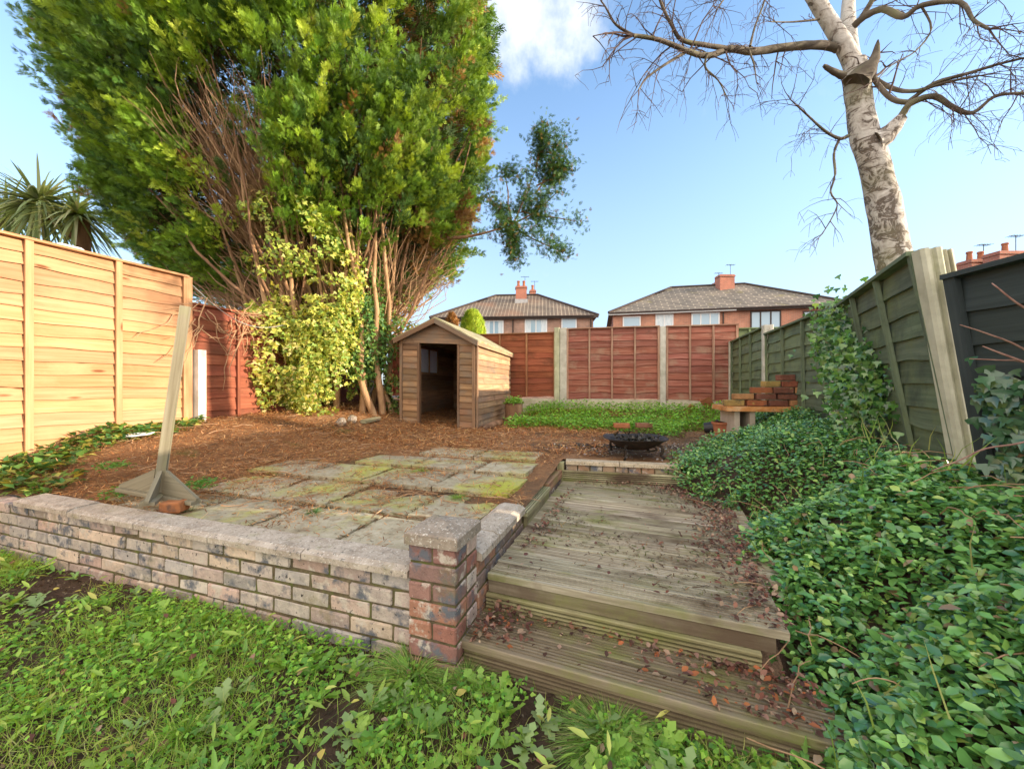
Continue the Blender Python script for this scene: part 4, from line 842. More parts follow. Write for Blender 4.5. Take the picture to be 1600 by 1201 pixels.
for k in range(26):
    x = random.uniform(-4.3, -3.9); a = Vector((x, 5.9+random.uniform(-.3, .3), random.uniform(-.6, -.2))); b_ = a+Vector((random.uniform(-.5, .4), random.uniform(-.3, .3), random.uniform(.4, 1.3))); limb(a, b_, .011, .006, n=8, sag=-.15, wob=.3, sides=5, mb=mb)
mb.build('stems', M['dead_twig'], iv)
i2 = empty('ivy_plant', (-2.2, 6.4, -.5), 'dark green ivy climbing the trunks between the variegated ivy and the shed', 'ivy')
ivy_shell('leaves', (-2.42, 6.25, .95), (.36, .35, 1.05), 3400, (.04, .075), [(.09, .22, .06), (.16, .30, .07), (.32, .42, .1)], [.5, .35, .15], i2, seed=9)
ivy_shell('leaves', (-1.95, 6.6, .5), (.30, .3, 1.1), 1500, (.05, .08), [(.10, .2, .05), (.25, .32, .08), (.3, .17, .06)], [.4, .4, .2], i2, seed=12, thr=-.05)
# dead stems draped over old brown fence
mb = MB()
for k in range(130):
    a = B0+E2*random.uniform(-.1, 2.0)+E1*random.uniform(.02, .14)+UP*random.uniform(.7, 1.08); b_ = a+E2*random.uniform(-.5, .5)+E1*random.uniform(-.02, .15)+UP*random.uniform(-.5, .1)*random.choice([.3, 1, 1.6]); limb(a, b_, .007, .003, n=6, sag=random.uniform(-.1, .2), wob=.25, sides=4, mb=mb)
ds = mb.build('dead_creeper', M['dead_twig']); tag(ds, 'tangle of dead brown climber stems draped over the old fence', 'climber')

# ---------------------------------------------------------------- cordyline behind left fence
cy = empty('cordyline_palm', P(133, 400, 7.0)+UP*-3.3, 'spiky palm-like cordyline with drooping sword leaves behind the orange fence', 'palm')
def sword(n, cen, size, cols, name, parent):
    L_ = 5; d = rdir(n); d[:, 2] = d[:, 2]*.8+.2; d /= np.linalg.norm(d, axis=1, keepdims=True); V = []; F = []; cc = []; col = pick(cols, n, .2)
    side = np.cross(d, np.array([0, 0, 1.])); side /= np.linalg.norm(side, axis=1, keepdims=True).clip(.01); ln = rng.uniform(*size, n); dr = rng.uniform(.15, 1.1, n)
    for k in range(L_+1):
        f = k/L_; c = np.array(cen)+d*(ln*f)[:, None]; c[:, 2] -= dr*(f**2)*ln*.8; w_ = (.028*(1-f)**.6+.002)
        V.append(c-side*w_); V.append(c+side*w_)
    V = np.stack(V, 1).reshape(-1, 3); b0 = np.arange(n)*(2*L_+2)
    F = np.concatenate([np.stack([b0+2*k, b0+2*k+1, b0+2*k+3, b0+2*k+2], 1) for k in range(L_)]); me = npmesh(name, V, F, np.repeat(col, 2*L_+2, 0)); return link(name, me, M['leaf'], parent)
cols_c = [(.28, .36, .17), (.40, .48, .25), (.52, .54, .34), (.20, .27, .13)]
for (x, y, Y, n, sz_) in ((62, 318, 7.0, 340, (.6, 1.15)), (10, 330, 7.6, 200, (.6, 1.05)), (120, 335, 6.9, 160, (.5, .85))): sword(n, tuple(P(x, y, Y)), sz_, cols_c, 'leaves', cy)
mb = MB(); limb(P(133, 400, 7)+UP*-3.2, P(130, 345, 7), .13, .09, sag=0, wob=.02, sides=10, mb=mb); limb(P(130, 375, 7), P(65, 320, 7), .07, .06, mb=mb, sag=.1, wob=.03); mb.build('trunk', M['bark'], cy, True)
bm_ = MB()
# small conifers beyond the back fence
tb = empty('golden_conifer', P(738, 520, 10.0)+UP*-1.8, 'small bright yellow-green conifer behind the back fence', 'conifer')
n = 2600; z = rng.uniform(0, 1, n); az = rng.uniform(0, 6.28, n); rr = .36*np.sqrt(1-(z*.98)**2.2)*rng.uniform(.85, 1.05, n); c = P(738, 545, 10.0)
pos = np.stack([c.x+rr*np.cos(az), c.y+rr*np.sin(az), c.z+z*1.05-.1], 1); scatter('foliage', SPR[2], pos, np.stack([np.cos(az)*.3, np.sin(az)*.3, 0*az+1], 1)+rdir(n)*.3, np.stack([np.cos(az), np.sin(az), 0*az], 1)+rdir(n)*.4, rng.uniform(.07, .12, n), pick([(.42, .55, .04), (.32, .48, .04), (.5, .6, .06)], n, .15), M['conifer'], tb)
mb = MB(); mb.tube([c+UP*-2.2, c+UP*.6], [.06, .02], 8); mb.build('trunk', M['bark'], tb)
t2 = empty('brown_conifer', P(705, 520, 10.5)+UP*-1.8, 'browned conifer tip between the shed roof and the golden conifer', 'conifer')
n = 900; z = rng.uniform(0, 1, n); rr = .24*np.sqrt(1-z**2)*rng.uniform(.7, 1.05, n); az = rng.uniform(0, 6.28, n); c = P(706, 530, 10.5)
pos = np.stack([c.x+rr*np.cos(az), c.y+rr*np.sin(az), c.z+z*.78-.1], 1); scatter('foliage', SPR[0], pos, rdir(n)*.5+np.array([0, 0, 1]), rdir(n), rng.uniform(.07, .12, n), pick([(.42, .2, .06), (.33, .17, .06)], n, .2), M['conifer'], t2)
mb = MB(); mb.tube([c+UP*-2.2, c+UP*.4], [.06, .02], 8); mb.build('trunk', M['bark'], t2)

# ---------------------------------------------------------------- birch
bt = empty('birch_tree', P(1405, 440, 3.9)+UP*-2.2, 'leaning silver birch with peeling white bark and bare twigs behind the right fence', 'tree')
BY = 3.9
def pxpath(pts, Y0, Y1, sm=3):
    q = [P(x, y, Y0+(Y1-Y0)*i/(len(pts)-1)) for i, (x, y) in enumerate(pts)]; o = []
    for i in range(len(q)-1):
        p0, p1, p2, p3 = q[max(i-1, 0)], q[i], q[i+1], q[min(i+2, len(q)-1)]
        for k in range(sm):
            t = k/sm; o.append(.5*((2*p1)+(p2-p0)*t+(2*p0-5*p1+4*p2-p3)*t*t+(3*p1-p0-3*p2+p3)*t**3))
    return o+[q[-1]]
def trunk_mesh(pts, rads, n=20):
    mb = MB(); m = len(pts); rr = np.interp(np.linspace(0, 1, m), np.linspace(0, 1, len(rads)), rads); mb.tube(pts, list(rr), n); V = np.array(mb.V); nz_ = fnoise(V, 7, 5); 
    cen = np.repeat(np.array([tuple(p) for p in pts]), n, 0); k = (1+.07*fnoise(V, 4, 6)+.04*fnoise(V, 13, 7))[:, None]; V = cen+(V-cen)*k*.66; mb.V = [tuple(v) for v in V]; return mb
tr = pxpath([(1475, 760), (1440, 600), (1403, 440), (1388, 360), (1372, 280), (1352, 215), (1343, 165), (1338, 120), (1337, 95)], BY, BY-.05, 6)
trunk_mesh(tr, [.25, .24, .225, .212, .185, .18, .165, .16, .12]).build('trunk', M['birch'], bt, True)
L1 = pxpath([(1343, 120), (1322, 78), (1300, 40), (1278, 5), (1240, -60), (1200, -140)], BY, BY-.1, 5); trunk_mesh(L1, [.13, .115, .11, .10, .09, .07], 16).build('limb', M['birch'], bt, True)
L2 = pxpath([(1332, 100), (1328, 60), (1325, 20), (1330, -40), (1345, -130)], BY+.15, BY+.3, 5); trunk_mesh(L2, [.11, .10, .095, .08, .06], 16).build('limb', M['birch'], bt, True)
mb = MB(); mb.tube(pxpath([(1338, 130), (1355, 108), (1366, 92), (1372, 62)], BY-.12, BY-.2, 3), list(np.linspace(.12, .006, 10)), 10, wob=.12); mb.build('broken_stub', M['birch_limb'], bt, True)
mb = MB(); mb.tube(pxpath([(1318, 118), (1303, 112), (1287, 102)], BY-.15, BY-.2, 3), [.035, .033, .03, .026, .024, .02, .014], 8, wob=.1); mb.build('broken_stub', M['birch_limb'], bt, True)
TW = MB()
def twig(p, d, ln, r, lvl, droop):
    """recursive twig made of short crooked segments"""
    n = max(3, int(ln/.09)); pts = [p]; q = Vector(p); dd = Vector(d).normalized()
    for i in range(n):
        dd = (dd+Vector((random.gauss(0, .16), random.gauss(0, .16), random.gauss(0, .16)-droop*(i/n)*.35))).normalized(); q = q+dd*(ln/n); pts.append(q)
    TW.tube(pts, list(np.linspace(r, max(r*.35, .0012), len(pts))), 4, cap=False)
    if lvl > 0:
        for k in range(random.randint(2, 4)):
            i = random.randint(1, n); nd = (dd+Vector((random.gauss(0, .8), random.gauss(0, .6), random.gauss(0, .7)-.15*droop))).normalized(); twig(pts[i], nd, ln*random.uniform(.35, .7), r*.5, lvl-1, droop*1.3)
def bough(pts, Y0, Y1, r0, r1, tw=10, mat='birch_limb', ln=.5, lvl=1, droop=.9):
    path = pxpath(pts, Y0, Y1, 4); mb = MB(); mb.tube(path, list(np.linspace(r0, r1, len(path))), 8, wob=.08); mb.build('branch', M[mat], bt, True)
    for k in range(tw):
        i = int(len(path)*random.uniform(.25, 1))-1; d = (path[min(i+1, len(path)-1)]-path[max(i-1, 0)]).normalized(); nd = (d*.6+Vector((random.gauss(0, .5), random.gauss(0, .4), random.gauss(0, .6)))).normalized(); twig(path[i], nd, ln*random.uniform(.5, 1.2), max(r1*.55, .004), lvl, droop)
    for k in range(3): twig(path[-1], (path[-1]-path[-3]).normalized()+Vector((random.gauss(0, .3), random.gauss(0, .3), random.gauss(0, .3))), ln*.8, r1*.8, lvl, droop)
bough([(1308, 75), (1280, 70), (1230, 73), (1180, 80), (1140, 76), (1115, 85), (1095, 86), (1070, 78), (1030, 62), (990, 55)], BY, 3.3, .042, .014, 16, ln=.45, lvl=2)
bough([(1140, 76), (1100, 70), (1065, 62), (1050, 40), (1035, 10), (1025, -20)], 3.6, 3.3, .022, .010, 12, ln=.42, lvl=2)
bough([(1070, 82), (1040, 100), (1010, 122), (998, 140)], 3.45, 3.3, .014, .006, 7, ln=.35, lvl=1, droop=1.3)
bough([(990, 55), (962, 38), (948, 14), (940, 2)], 3.3, 3.2, .012, .005, 8, ln=.3, lvl=1)
bough([(1105, 84), (1102, 105), (1122, 125), (1135, 150)], 3.5, 3.5, .011, .004, 6, ln=.3, lvl=1, droop=1.5)
bough([(1170, 78), (1178, 100), (1182, 128)], 3.6, 3.6, .010, .004, 5, ln=.22, lvl=1, droop=1.5)
bough([(1172, 72), (1180, 40), (1195, 0), (1200, -30)], 3.6, 3.7, .012, .005, 6, ln=.35, lvl=1)
bough([(1280, 30), (1240, 34), (1205, 34)], 3.8, 3.6, .010, .004, 6, ln=.25, lvl=1)
bough([(1325, 212), (1312, 216), (1290, 205), (1262, 180), (1235, 155)], BY-.1, 3.5, .018, .005, 10, ln=.34, lvl=2, droop=.5)
bough([(1312, 216), (1303, 240), (1305, 272), (1298, 300), (1308, 322), (1285, 365)], BY-.15, 3.6, .014, .004, 9, ln=.28, lvl=1, droop=1.4)
mb = MB(); mb.tube(pxpath([(1368, 222), (1384, 212), (1398, 196), (1410, 182)], BY-.1, BY-.2, 3), list(np.linspace(.11, .045, 10)), 10, wob=.08); mb.build('limb', M['birch'], bt, True)
bough([(1400, 195), (1412, 175), (1425, 160), (1460, 150), (1490, 168), (1520, 176), (1555, 150), (1600, 145)], BY-.15, 3.4, .035, .010, 16, ln=.4, lvl=2)
bough([(1425, 160), (1395, 155), (1370, 130), (1366, 120)], 3.7, 3.8, .022, .02, 5, ln=.3, lvl=1)
bough([(1420, 158), (1460, 130), (1510, 115), (1560, 100), (1610, 88)], 3.7, 3.2, .020, .008, 14, ln=.4, lvl=2)
bough([(1364, 122), (1395, 138), (1430, 142), (1480, 128), (1530, 118)], BY, 3.4, .024, .007, 12, ln=.38, lvl=2)
bough([(1335, 40), (1352, 25), (1380, 14), (1412, 26), (1440, 8), (1500, 3), (1520, 30), (1545, 45)], BY, 3.3, .036, .010, 16, ln=.38, lvl=2)
bough([(1345, 30), (1360, 5), (1380, -30)], BY, 3.8, .03, .018, 4, ln=.3, lvl=1)
bough([(1440, 10), (1455, 45), (1430, 80), (1395, 100), (1370, 125)], 3.6, 3.5, .010, .004, 9, ln=.3, lvl=1)
bough([(1250, -40), (1220, -30), (1180, -25), (1140, -10), (1120, 15)], 3.8, 3.4, .02, .005, 14, ln=.5, lvl=2, droop=1.4)
tag(TW.build('twigs', M['birch_twig'], bt), kind='stuff')
# hanging twigs near horizon of picture
# ---------------------------------------------------------------- leafy bank (periwinkle)
def on_st(s, t, z): 
    V = s[:, None]*np.array(E1)+t[:, None]*np.array(E2); V[:, 2] = z; return V
def bank_leaves(n, t0, t1, size, name, cols, wts, up=.14):
    t = rng.uniform(t0, t1, n); s = vl(t)-.08+rng.uniform(0, 1, n)**.9*(2.1-vl(t)+.08); q = np.stack([s, t], 1)
    lump = fnoise(q, 3.4, 51)*.08+fnoise(q, 8, 52)*.045; z = zbank(s, t)+lump+rng.uniform(-.07, up, n)*(.5+.5*np.clip(fnoise(q, 5, 53), -1, 1))
    pos = on_st(s, t, z); edge = (s-vl(t)); keep = (rng.uniform(0, 1, n) < ss(-.10, .12, edge)) & (fnoise(q, 6.5, 54) > -.70)
    fl = np.array([(2.92, 3.44), (2.07, 1.93)]); 
    # stay on the garden side of the fence
    s_f = np.interp(t, [0, .82, 2.3, 2.47, 2.6, 4.2, 8.2], [2.2, 2.05, 1.72, 1.62, 1.45, 1.68, 1.66]); keep &= s < s_f-.03
    pos = pos[keep]; m = len(pos); sl = np.array(-E1)*.45
    nn = rdir(m)*.55+np.array([0, 0, 1])+sl; f = rdir(m); f[:, 2] = f[:, 2]*.4-.15
    o = scatter(name, LEAF, pos, f, nn, rng.uniform(*size, m), pick(cols, m, .25, wts), M['glossy_leaf']); return o
VC = [(.12, .30, .08), (.18, .40, .10), (.27, .50, .12), (.06, .19, .07), (.42, .58, .14), (.36, .25, .14)]
tag(bank_leaves(50000, .35, 2.7, (.017, .050), 'periwinkle', VC, [.30, .3, .18, .14, .06, .02]), 'glossy green periwinkle covering the bank beside the deck and steps', 'ground cover', None, 'stuff')
tag(bank_leaves(52000, 2.6, 6.4, (.016, .042), 'periwinkle', VC, [.32, .3, .18, .14, .04, .02]), 'glossy periwinkle mound in front of the green fence, towards the brick barbecue', 'ground cover', None, 'stuff')
# larger single leaves and grass blades poking out
n = 80; t = rng.uniform(.8, 3, n); s = vl(t)+rng.uniform(.05, 1, n); pos = on_st(s, t, zbank(s, t)+.08); f = rdir(n)*.5+np.array([0, 0, .9])
tag(scatter('grass_blades', GRASS, pos, f, rdir(n), np.stack([rng.uniform(.004, .007, n), rng.uniform(.1, .2, n), rng.uniform(.1, .2, n)], 1), pick([(.25, .38, .07), (.4, .42, .15)], n), M['leaf']), 'thin pale grass blades poking through the periwinkle', 'grass', None, 'stuff')
mb = MB()
for k in range(70):
    t = random.uniform(.9, 3.4); s = float(vl(t))+random.uniform(-.1, .9); a = ST(s, t, float(zbank(s, t))+.07); b_ = a+Vector((random.uniform(-.25, .25), random.uniform(-.3, .2), random.uniform(-.02, .07))); limb(a, b_, .0022, .0015, n=6, sag=-.1, wob=.15, sides=4, mb=mb)
tag(mb.build('trailing_stems', M['dead_twig']), 'thin brown trailing stems lying over the periwinkle', 'stems', None, 'stuff')
# ivy on green fence
def fence_ivy(name, label, pts, n, size, cols, wts, spread, cat='ivy', mat='glossy_leaf', off=.06):
    o = empty(name, pts[-1], label, cat); src = []
    for a, b_ in zip(pts[:-1], pts[1:]): src += [a.lerp(b_, f) for f in np.linspace(0, 1, 10)]
    src = np.array([tuple(p) for p in src]); pos = src[rng.integers(0, len(src), n)]+rng.normal(0, 1, (n, 3))*np.array(spread); pos += np.array([-1, -.4, 0])*rng.uniform(.01, off, (n, 1)); f = rdir(n)*.5+np.array([0, 0, -1]); nn = np.array([-.85, -.5, .3])+rdir(n)*.55
    scatter('leaves', IVY, pos, f, nn, rng.uniform(*size, n), pick(cols, n, .25, wts), M[mat], o); mb = MB(); mb.tube(pts[::-1], [.012]*len(pts), 6, wob=.1); mb.build('stem', M['dead_twig'], o); return o
IC = [(.07, .19, .05), (.11, .26, .06), (.18, .35, .07), (.04, .12, .04)]
gp = lambda px, py, k=.02: (lambda u: None)
def on_fence(px, py, A, B):
    _, Y = rayline(px, A, B); return P(px, py, Y)
iv3 = fence_ivy('ivy_plant', 'ivy climbing over the top of the green fence in a leafy column', [on_fence(1330, 482, G1, G2+(G2-G1)*.4), on_fence(1322, 530, G1, G2+(G2-G1)*.4), on_fence(1345, 575, G2, G3), on_fence(1350, 640, G2, G3)], 3200, (.03, .058), IC, [.3, .35, .2, .15], (.075, .13, .10))
iv4 = fence_ivy('ivy_plant', 'broad-leaved ivy growing on the near-black fence at the right edge', [P(1562, 585, 1.62), P(1575, 630, 1.62), P(1590, 680, 1.6), P(1600, 740, 1.58)], 230, (.03, .065), [(.05, .13, .06), (.08, .17, .09), (.12, .2, .06)], [.4, .4, .2], (.02, .04, .05))
# twiggy red stems at right edge
tw_ = empty('bare_shrub', P(1640, 700, 1.35), 'bare reddish twigs arching in from the right edge before the dark fence', 'shrub')
for pts in ([(1680, 520), (1600, 480), (1560, 450), (1550, 442)], [(1690, 610), (1600, 545), (1540, 520), (1500, 507)], [(1680, 590), (1600, 565), (1560, 562), (1515, 560)], [(1600, 565), (1560, 550), (1535, 540)], [(1690, 660), (1600, 690), (1540, 700), (1500, 718), (1455, 735)]):
    mb = MB(); pth = pxpath(pts, 1.4, 1.45, 4); mb.tube(pth, list(np.linspace(.0045, .0018, len(pth))), 6); mb.build('stem', M['red_twig'], tw_)

# ---------------------------------------------------------------- leaf litter and needles
def needles(n, s0, s1, t0, t1, name, label, cols, ln, wd, dens=None, zf=zup, lift=.03, seed=61):
    s = rng.uniform(s0, s1, n); t = rng.uniform(t0, t1, n); q = np.stack([s, t], 1); keep = np.ones(n, bool)
    if dens is not None: keep = rng.uniform(0, 1, n) < dens(s, t, q)
    s, t, q = s[keep], t[keep], q[keep]; m = len(s); z = zf(s, t)+.012+rng.uniform(0, lift, m)+.012*np.clip(fnoise(q, 9, seed), -1, 1); f = rdir(m); f[:, 2] *= .22
    return tag(scatter(name, NEED, on_st(s, t, z), f, rdir(m)*.4+np.array([0, 0, 1]), np.stack([rng.uniform(*wd, m), rng.uniform(*ln, m), np.ones(m)], 1), pick(cols, m, .3), M['dry_leaf']), label, 'litter', None, 'stuff')
NC = [(.44, .19, .07), (.55, .28, .11), (.32, .13, .05), (.62, .38, .18), (.22, .11, .055)]
def dn(s, t, q):
    on = (s > -3.35) & (t < 4.3)
    patch = ss(-.1, .5, fnoise(q, 2.3, 71)+.35*fnoise(q, 7, 72))
    left = ss(-2.5, -3.2, s-.25*(t-2.0)+.35*fnoise(q, 2.5, 73)); back = ss(2.9, 3.7, t+.25*fnoise(q, 3, 74))
    near = ss(.45, .0, np.abs(((t-1.5+.03)/.463) % 1-.5)*-1+.5)*0
    return np.clip(np.where(on, .10+.65*patch+left+.8*back, 1), 0, 1)
needles(52000, -5.2, -.7, 1.5, 4.0, 'needle_litter', 'carpet of rusty conifer needles over the near slabs and bed', NC, (.015, .05), (.002, .006), dn)
needles(42000, -5.2, -.3, 3.8, 7.6, 'needle_litter', 'rusty conifer needles and twigs under the tree towards the shed', NC, (.02, .08), (.004, .011), lambda s, t, q: .35+.65*ss(-.5, .3, fnoise(q, 1.6, 77)))
needles(6000, -.6, .9, 3.62, 6, 'needle_litter', 'scattered needles and grit around the fire bowl', [(.20, .13, .09), (.3, .2, .13), (.12, .09, .07)], (.015, .05), (.003, .009), lambda s, t, q: ss(-.3, .5, fnoise(q, 3, 75)))
# slab joints filled with needles
js, jt = [], []
for (s, t, a, b_, dz) in SLABS:
    k = 110; js += list(s+rng.normal(0, .010, k)); jt += list(t+rng.uniform(0, b_, k)); js += list(s+rng.uniform(0, a, k)); jt += list(t+rng.normal(0, .010, k))
js, jt = np.array(js), np.array(jt); m = len(js); f = rdir(m); f[:, 2] *= .2
tag(scatter('joint_debris', NEED, on_st(js, jt, zup(js, jt)+rng.uniform(.014, .026, m)), f, rdir(m)*.4+np.array([0, 0, 1]), np.stack([rng.uniform(.002, .005, m), rng.uniform(.012, .04, m), np.ones(m)], 1), pick([(.12, .07, .035), (.2, .1, .05), (.10, .10, .03)], m), M['dry_leaf']), 'brown debris and moss in the joints between paving slabs', 'litter', None, 'stuff')
# twigs on the ground
mb = MB()
for k in range(260):
    s, t = random.uniform(-5, -.8), random.uniform(1.7, 6.5); a = ST(s, t, float(zup(s, t))+.035); an = random.uniform(0, 6.28); l = random.uniform(.08, .4); limb(a, a+Vector((math.cos(an)*l, math.sin(an)*l, random.uniform(-.01, .03))), random.uniform(.002, .005), .0015, n=5, sag=0, wob=.25, sides=4, mb=mb)
tag(mb.build('fallen_twigs', M['dead_twig']), 'fallen twigs strewn over the needle litter', 'twigs', None, 'stuff')
# red-brown leaves on deck, steps and lawn
RL_ = [(.20, .085, .06), (.26, .13, .09), (.32, .19, .14), (.12, .06, .05), (.40, .28, .20), (.09, .05, .04)]
pts = []
for k in range(9000):
    i = random.random(); a = random.uniform(.02, 1.15); d = random.uniform(.0, 1.86); p = DL+D1*a+D2*d
    s_ = p.dot(E1); w_ = math.exp(-((s_-float(vl(p.dot(E2)))+.02)/.13)**2)+.9*math.exp(-((s_+.63)/.10)**2)*(d > .3)+.5*math.exp(-((1.85-d)/.13)**2)+.02
    if random.random() < w_: p.z = -.845+random.uniform(0, .022); pts.append(tuple(p))
pts = np.array(pts); n = len(pts); tag(litter('fallen_leaves', pts, np.array([0, 0, 1.]), rng.uniform(.008, .032, n), pick(RL_, n, .25), 'dry red-brown leaves gathered along the edges of the deck', 'leaves'), kind='stuff')
pts = []
for k in range(1700):
    a = random.uniform(-.02, 1.15); d = random.uniform(.01, .24); p = LO+D1*a+D2*d; w_ = math.exp(-(a/.14)**2)+.6*math.exp(-((a-1.0)/.25)**2)+.6*math.exp(-((.235-d)/.04)**2)+.05
    if random.random() < w_: p.z = -1.004+random.uniform(0, .03)*(1+(a < .2)); pts.append(tuple(p))
pts = np.array(pts); n = len(pts); litter('fallen_leaves', pts, np.array([0, 0, 1.]), rng.uniform(.008, .032, n), pick(RL_+[(.4, .14, .06)], n, .25), 'reddish dead leaves heaped on the lower step beside the pillar', 'leaves')
# dark crumbs on the deck
n = 3800; a = rng.uniform(0, 1.2, n); d = rng.uniform(.02, 1.86, n); q = np.stack([a, d], 1); k = rng.uniform(0, 1, n) < ss(-.25, .5, fnoise(q, 4.5, 81))*ss(.0, .7, d+.2); a, d = a[k], d[k]; m = len(a)
pos = np.array(DL)+a[:, None]*np.array(D1)+d[:, None]*np.array(D2); pos[:, 2] = -.847+rng.uniform(0, .006, m); f = rdir(m); f[:, 2] *= .15
tag(scatter('deck_debris', NEED, pos, f, rdir(m)*.3+np.array([0, 0, 1]), np.stack([rng.uniform(.002, .007, m), rng.uniform(.008, .035, m), np.ones(m)], 1), pick([(.14, .10, .06), (.10, .06, .04), (.25, .17, .09), (.12, .14, .04)], m), M['dry_leaf']), 'fine twigs, moss and crumbs on the deck boards', 'litter', None, 'stuff')

# ---------------------------------------------------------------- lawn weeds and grass
def lawn_z(s, t): return -1.125+0*s
def lawn_pts(n, dens=None, tmin=-.1):
    t = tmin+rng.uniform(0, 1, n)*(1.34-tmin); s = rng.uniform(-5.4, .55, n)
    return s, t
def in_lawn(s, t):
    x = s*E1.x+t*E2.x; y = s*E1.y+t*E2.y; stepline = (x-LO.x)*D2.x+(y-LO.y)*D2.y
    return (y > .85) & (t < 1.345) & ~((s > -.70) & (stepline > -.005)) & ~((s > -.89) & (s < -.64) & (t > 1.30)) & (np.abs(x) < 2.2*y+.3)
cov = lambda s, t: fnoise(np.stack([s, t], 1), 2.4, 91)+.5*fnoise(np.stack([s, t], 1), 7, 92)
LC = [(.18, .42, .05), (.26, .52, .07), (.36, .58, .09), (.12, .30, .05)]
s, t = lawn_pts(60000); c = cov(s, t)-.26-.42*ss(-2.4, -1.4, s)*ss(1.25, 1.02, t)+.6*ss(-.7, -2.4, s); k = in_lawn(s, t) & (rng.uniform(0, 1, len(s)) < ss(-.35, .35, c)); s, t = s[k], t[k]; m = len(s)
f = rdir(m); f[:, 2] = f[:, 2]*.3+.25
tag(scatter('clover_weeds', LEAFQ, on_st(s, t, lawn_z(s, t)+rng.uniform(.0, .055, m)), f, rdir(m)*.45+np.array([0, 0, 1]), rng.uniform(.013, .026, m)*np.ones(m), pick(LC, m, .2)*(1+.35*fnoise(np.stack([s, t], 1), 2.2, 97)[:, None]*np.array([[1.2, .8, .5]])), M['leaf']), 'low small-leaved weeds carpeting the lawn below the brick wall', 'weeds', None, 'stuff')
# rosettes (dandelion-like): toothed long leaves
DAN = ([(0, 0, 0), (-.05, .2, .02), (.05, .2, .02), (-.17, .34, .05), (.17, .34, .05), (-.08, .44, .03), (.08, .44, .03), (-.22, .6, .06), (.22, .6, .06), (-.1, .68, .02), (.1, .68, .02), (-.2, .85, .0), (.2, .85, .0), (0, 1.05, -.1), (0, .44, 0), (0, .68, 0)],
       [(0, 2, 1, 1), (1, 2, 4, 3), (3, 4, 6, 5), (5, 6, 8, 7), (7, 8, 10, 9), (9, 10, 12, 11), (11, 12, 13, 13)])
s, t = lawn_pts(1500); k = in_lawn(s, t) & (t < 1.31) & (rng.uniform(0, 1, len(s)) < .22+.35*ss(-2, -.2, s)); s, t = s[k], t[k]; R0 = len(s); nl = 9
S_ = np.repeat(s, nl); T_ = np.repeat(t, nl); an = rng.uniform(0, 6.28, R0*nl); el = rng.uniform(.1, 1.0, R0*nl); f = np.stack([np.cos(an)*np.cos(el), np.sin(an)*np.cos(el), np.sin(el)], 1)
nn = np.stack([-np.cos(an)*np.sin(el), -np.sin(an)*np.sin(el), np.cos(el)], 1)+rdir(R0*nl)*.15; sc_ = np.repeat(rng.uniform(.035, .08, R0), nl)*rng.uniform(.7, 1.2, R0*nl); cl = np.repeat(pick([(.24, .44, .07), (.32, .52, .10), (.17, .36, .07), (.30, .45, .18)], R0, .1), nl, 0)*(1+rng.uniform(-.15, .15, (R0*nl, 1)))
tag(scatter('dandelion_weeds', DAN, on_st(S_, T_, lawn_z(S_, T_)+.008), f, nn, sc_, cl, M['leaf']), 'toothed rosettes of dandelion-like weeds across the muddy lawn', 'weeds', None, 'stuff')
# grass
s, t = lawn_pts(60000); c = fnoise(np.stack([s, t], 1), 3, 95); k = in_lawn(s, t) & (rng.uniform(0, 1, len(s)) < ss(-.1, .6, c+.3*ss(-2.5, -4, s))); s, t = s[k], t[k]; m = len(s)
f = rdir(m)*.75+np.array([0, 0, .8]); tag(scatter('lawn_grass', GRASS, on_st(s, t, lawn_z(s, t)), f, rdir(m), np.stack([rng.uniform(.0016, .003, m), rng.uniform(.04, .10, m), rng.uniform(.05, .1, m)], 1), pick([(.26, .46, .06), (.36, .55, .09), (.48, .52, .18)], m), M['leaf']), 'patchy thin grass between the weeds', 'grass', None, 'stuff')
def tuft(label, cen, n, rad, ln, cols, flat=.55):
    p = rng.normal(0, 1, (n, 3))*np.array([rad, rad, 0]); d = p/max(rad, .01)*flat+rdir(n)*.30+np.array([0, 0, 1.]); pos = p*.6+np.array(cen); L_ = 4; dd = d/np.linalg.norm(d, axis=1, keepdims=True); hd = dd.copy(); hd[:, 2] = 0; hn = hd/np.linalg.norm(hd, axis=1, keepdims=True).clip(.05); side = np.cross(dd, rdir(n)); side /= np.linalg.norm(side, axis=1, keepdims=True); l = rng.uniform(*ln, n); V = []
    for k in range(L_+1):
        g = k/L_; c = pos+dd*(l*g)[:, None]+hn*(l*g*g*.35)[:, None]; c[:, 2] -= .45*l*g**2.5; c[:, 2] = np.maximum(c[:, 2], cen[2]-.0+.004); w_ = .0013*(1-g*.8); V += [c-side*w_, c+side*w_]
    V = np.stack(V, 1).reshape(-1, 3); b0 = np.arange(n)*(2*L_+2); F = np.concatenate([np.stack([b0+2*k, b0+2*k+1, b0+2*k+3, b0+2*k+2], 1) for k in range(L_)])
    o = link('grass_tuft', npmesh('grass_tuft', V, F, np.repeat(pick(cols, n, .2), 2*L_+2, 0)), M['leaf']); tag(o, label, 'grass tuft'); return o
TG = [(.15, .31, .06), (.21, .40, .08), (.30, .46, .11), (.42, .42, .18)]
def LP(px, py, z=-1.13): Y = -z*600/(py-600); return Vector(((px-800)/600*Y, Y, z))
tuft('fine dark grass tuft at the foot of the brick pillar', LP(645, 1062), 1100, .055, (.10, .2), TG, .7)
tuft('fine dark grass tuft just right of the pillar base', LP(728, 1068), 420, .035, (.08, .14), TG, .7)
tuft('dense mound of fine grass in front of the lower step', LP(955, 1165, -1.15), 1900, .06, (.11, .19), TG, .8)
tuft('bright green tuft of grass near the bottom left of the lawn', LP(290, 1150), 420, .04, (.05, .09), [(.2, .42, .05), (.3, .48, .08)], .8)
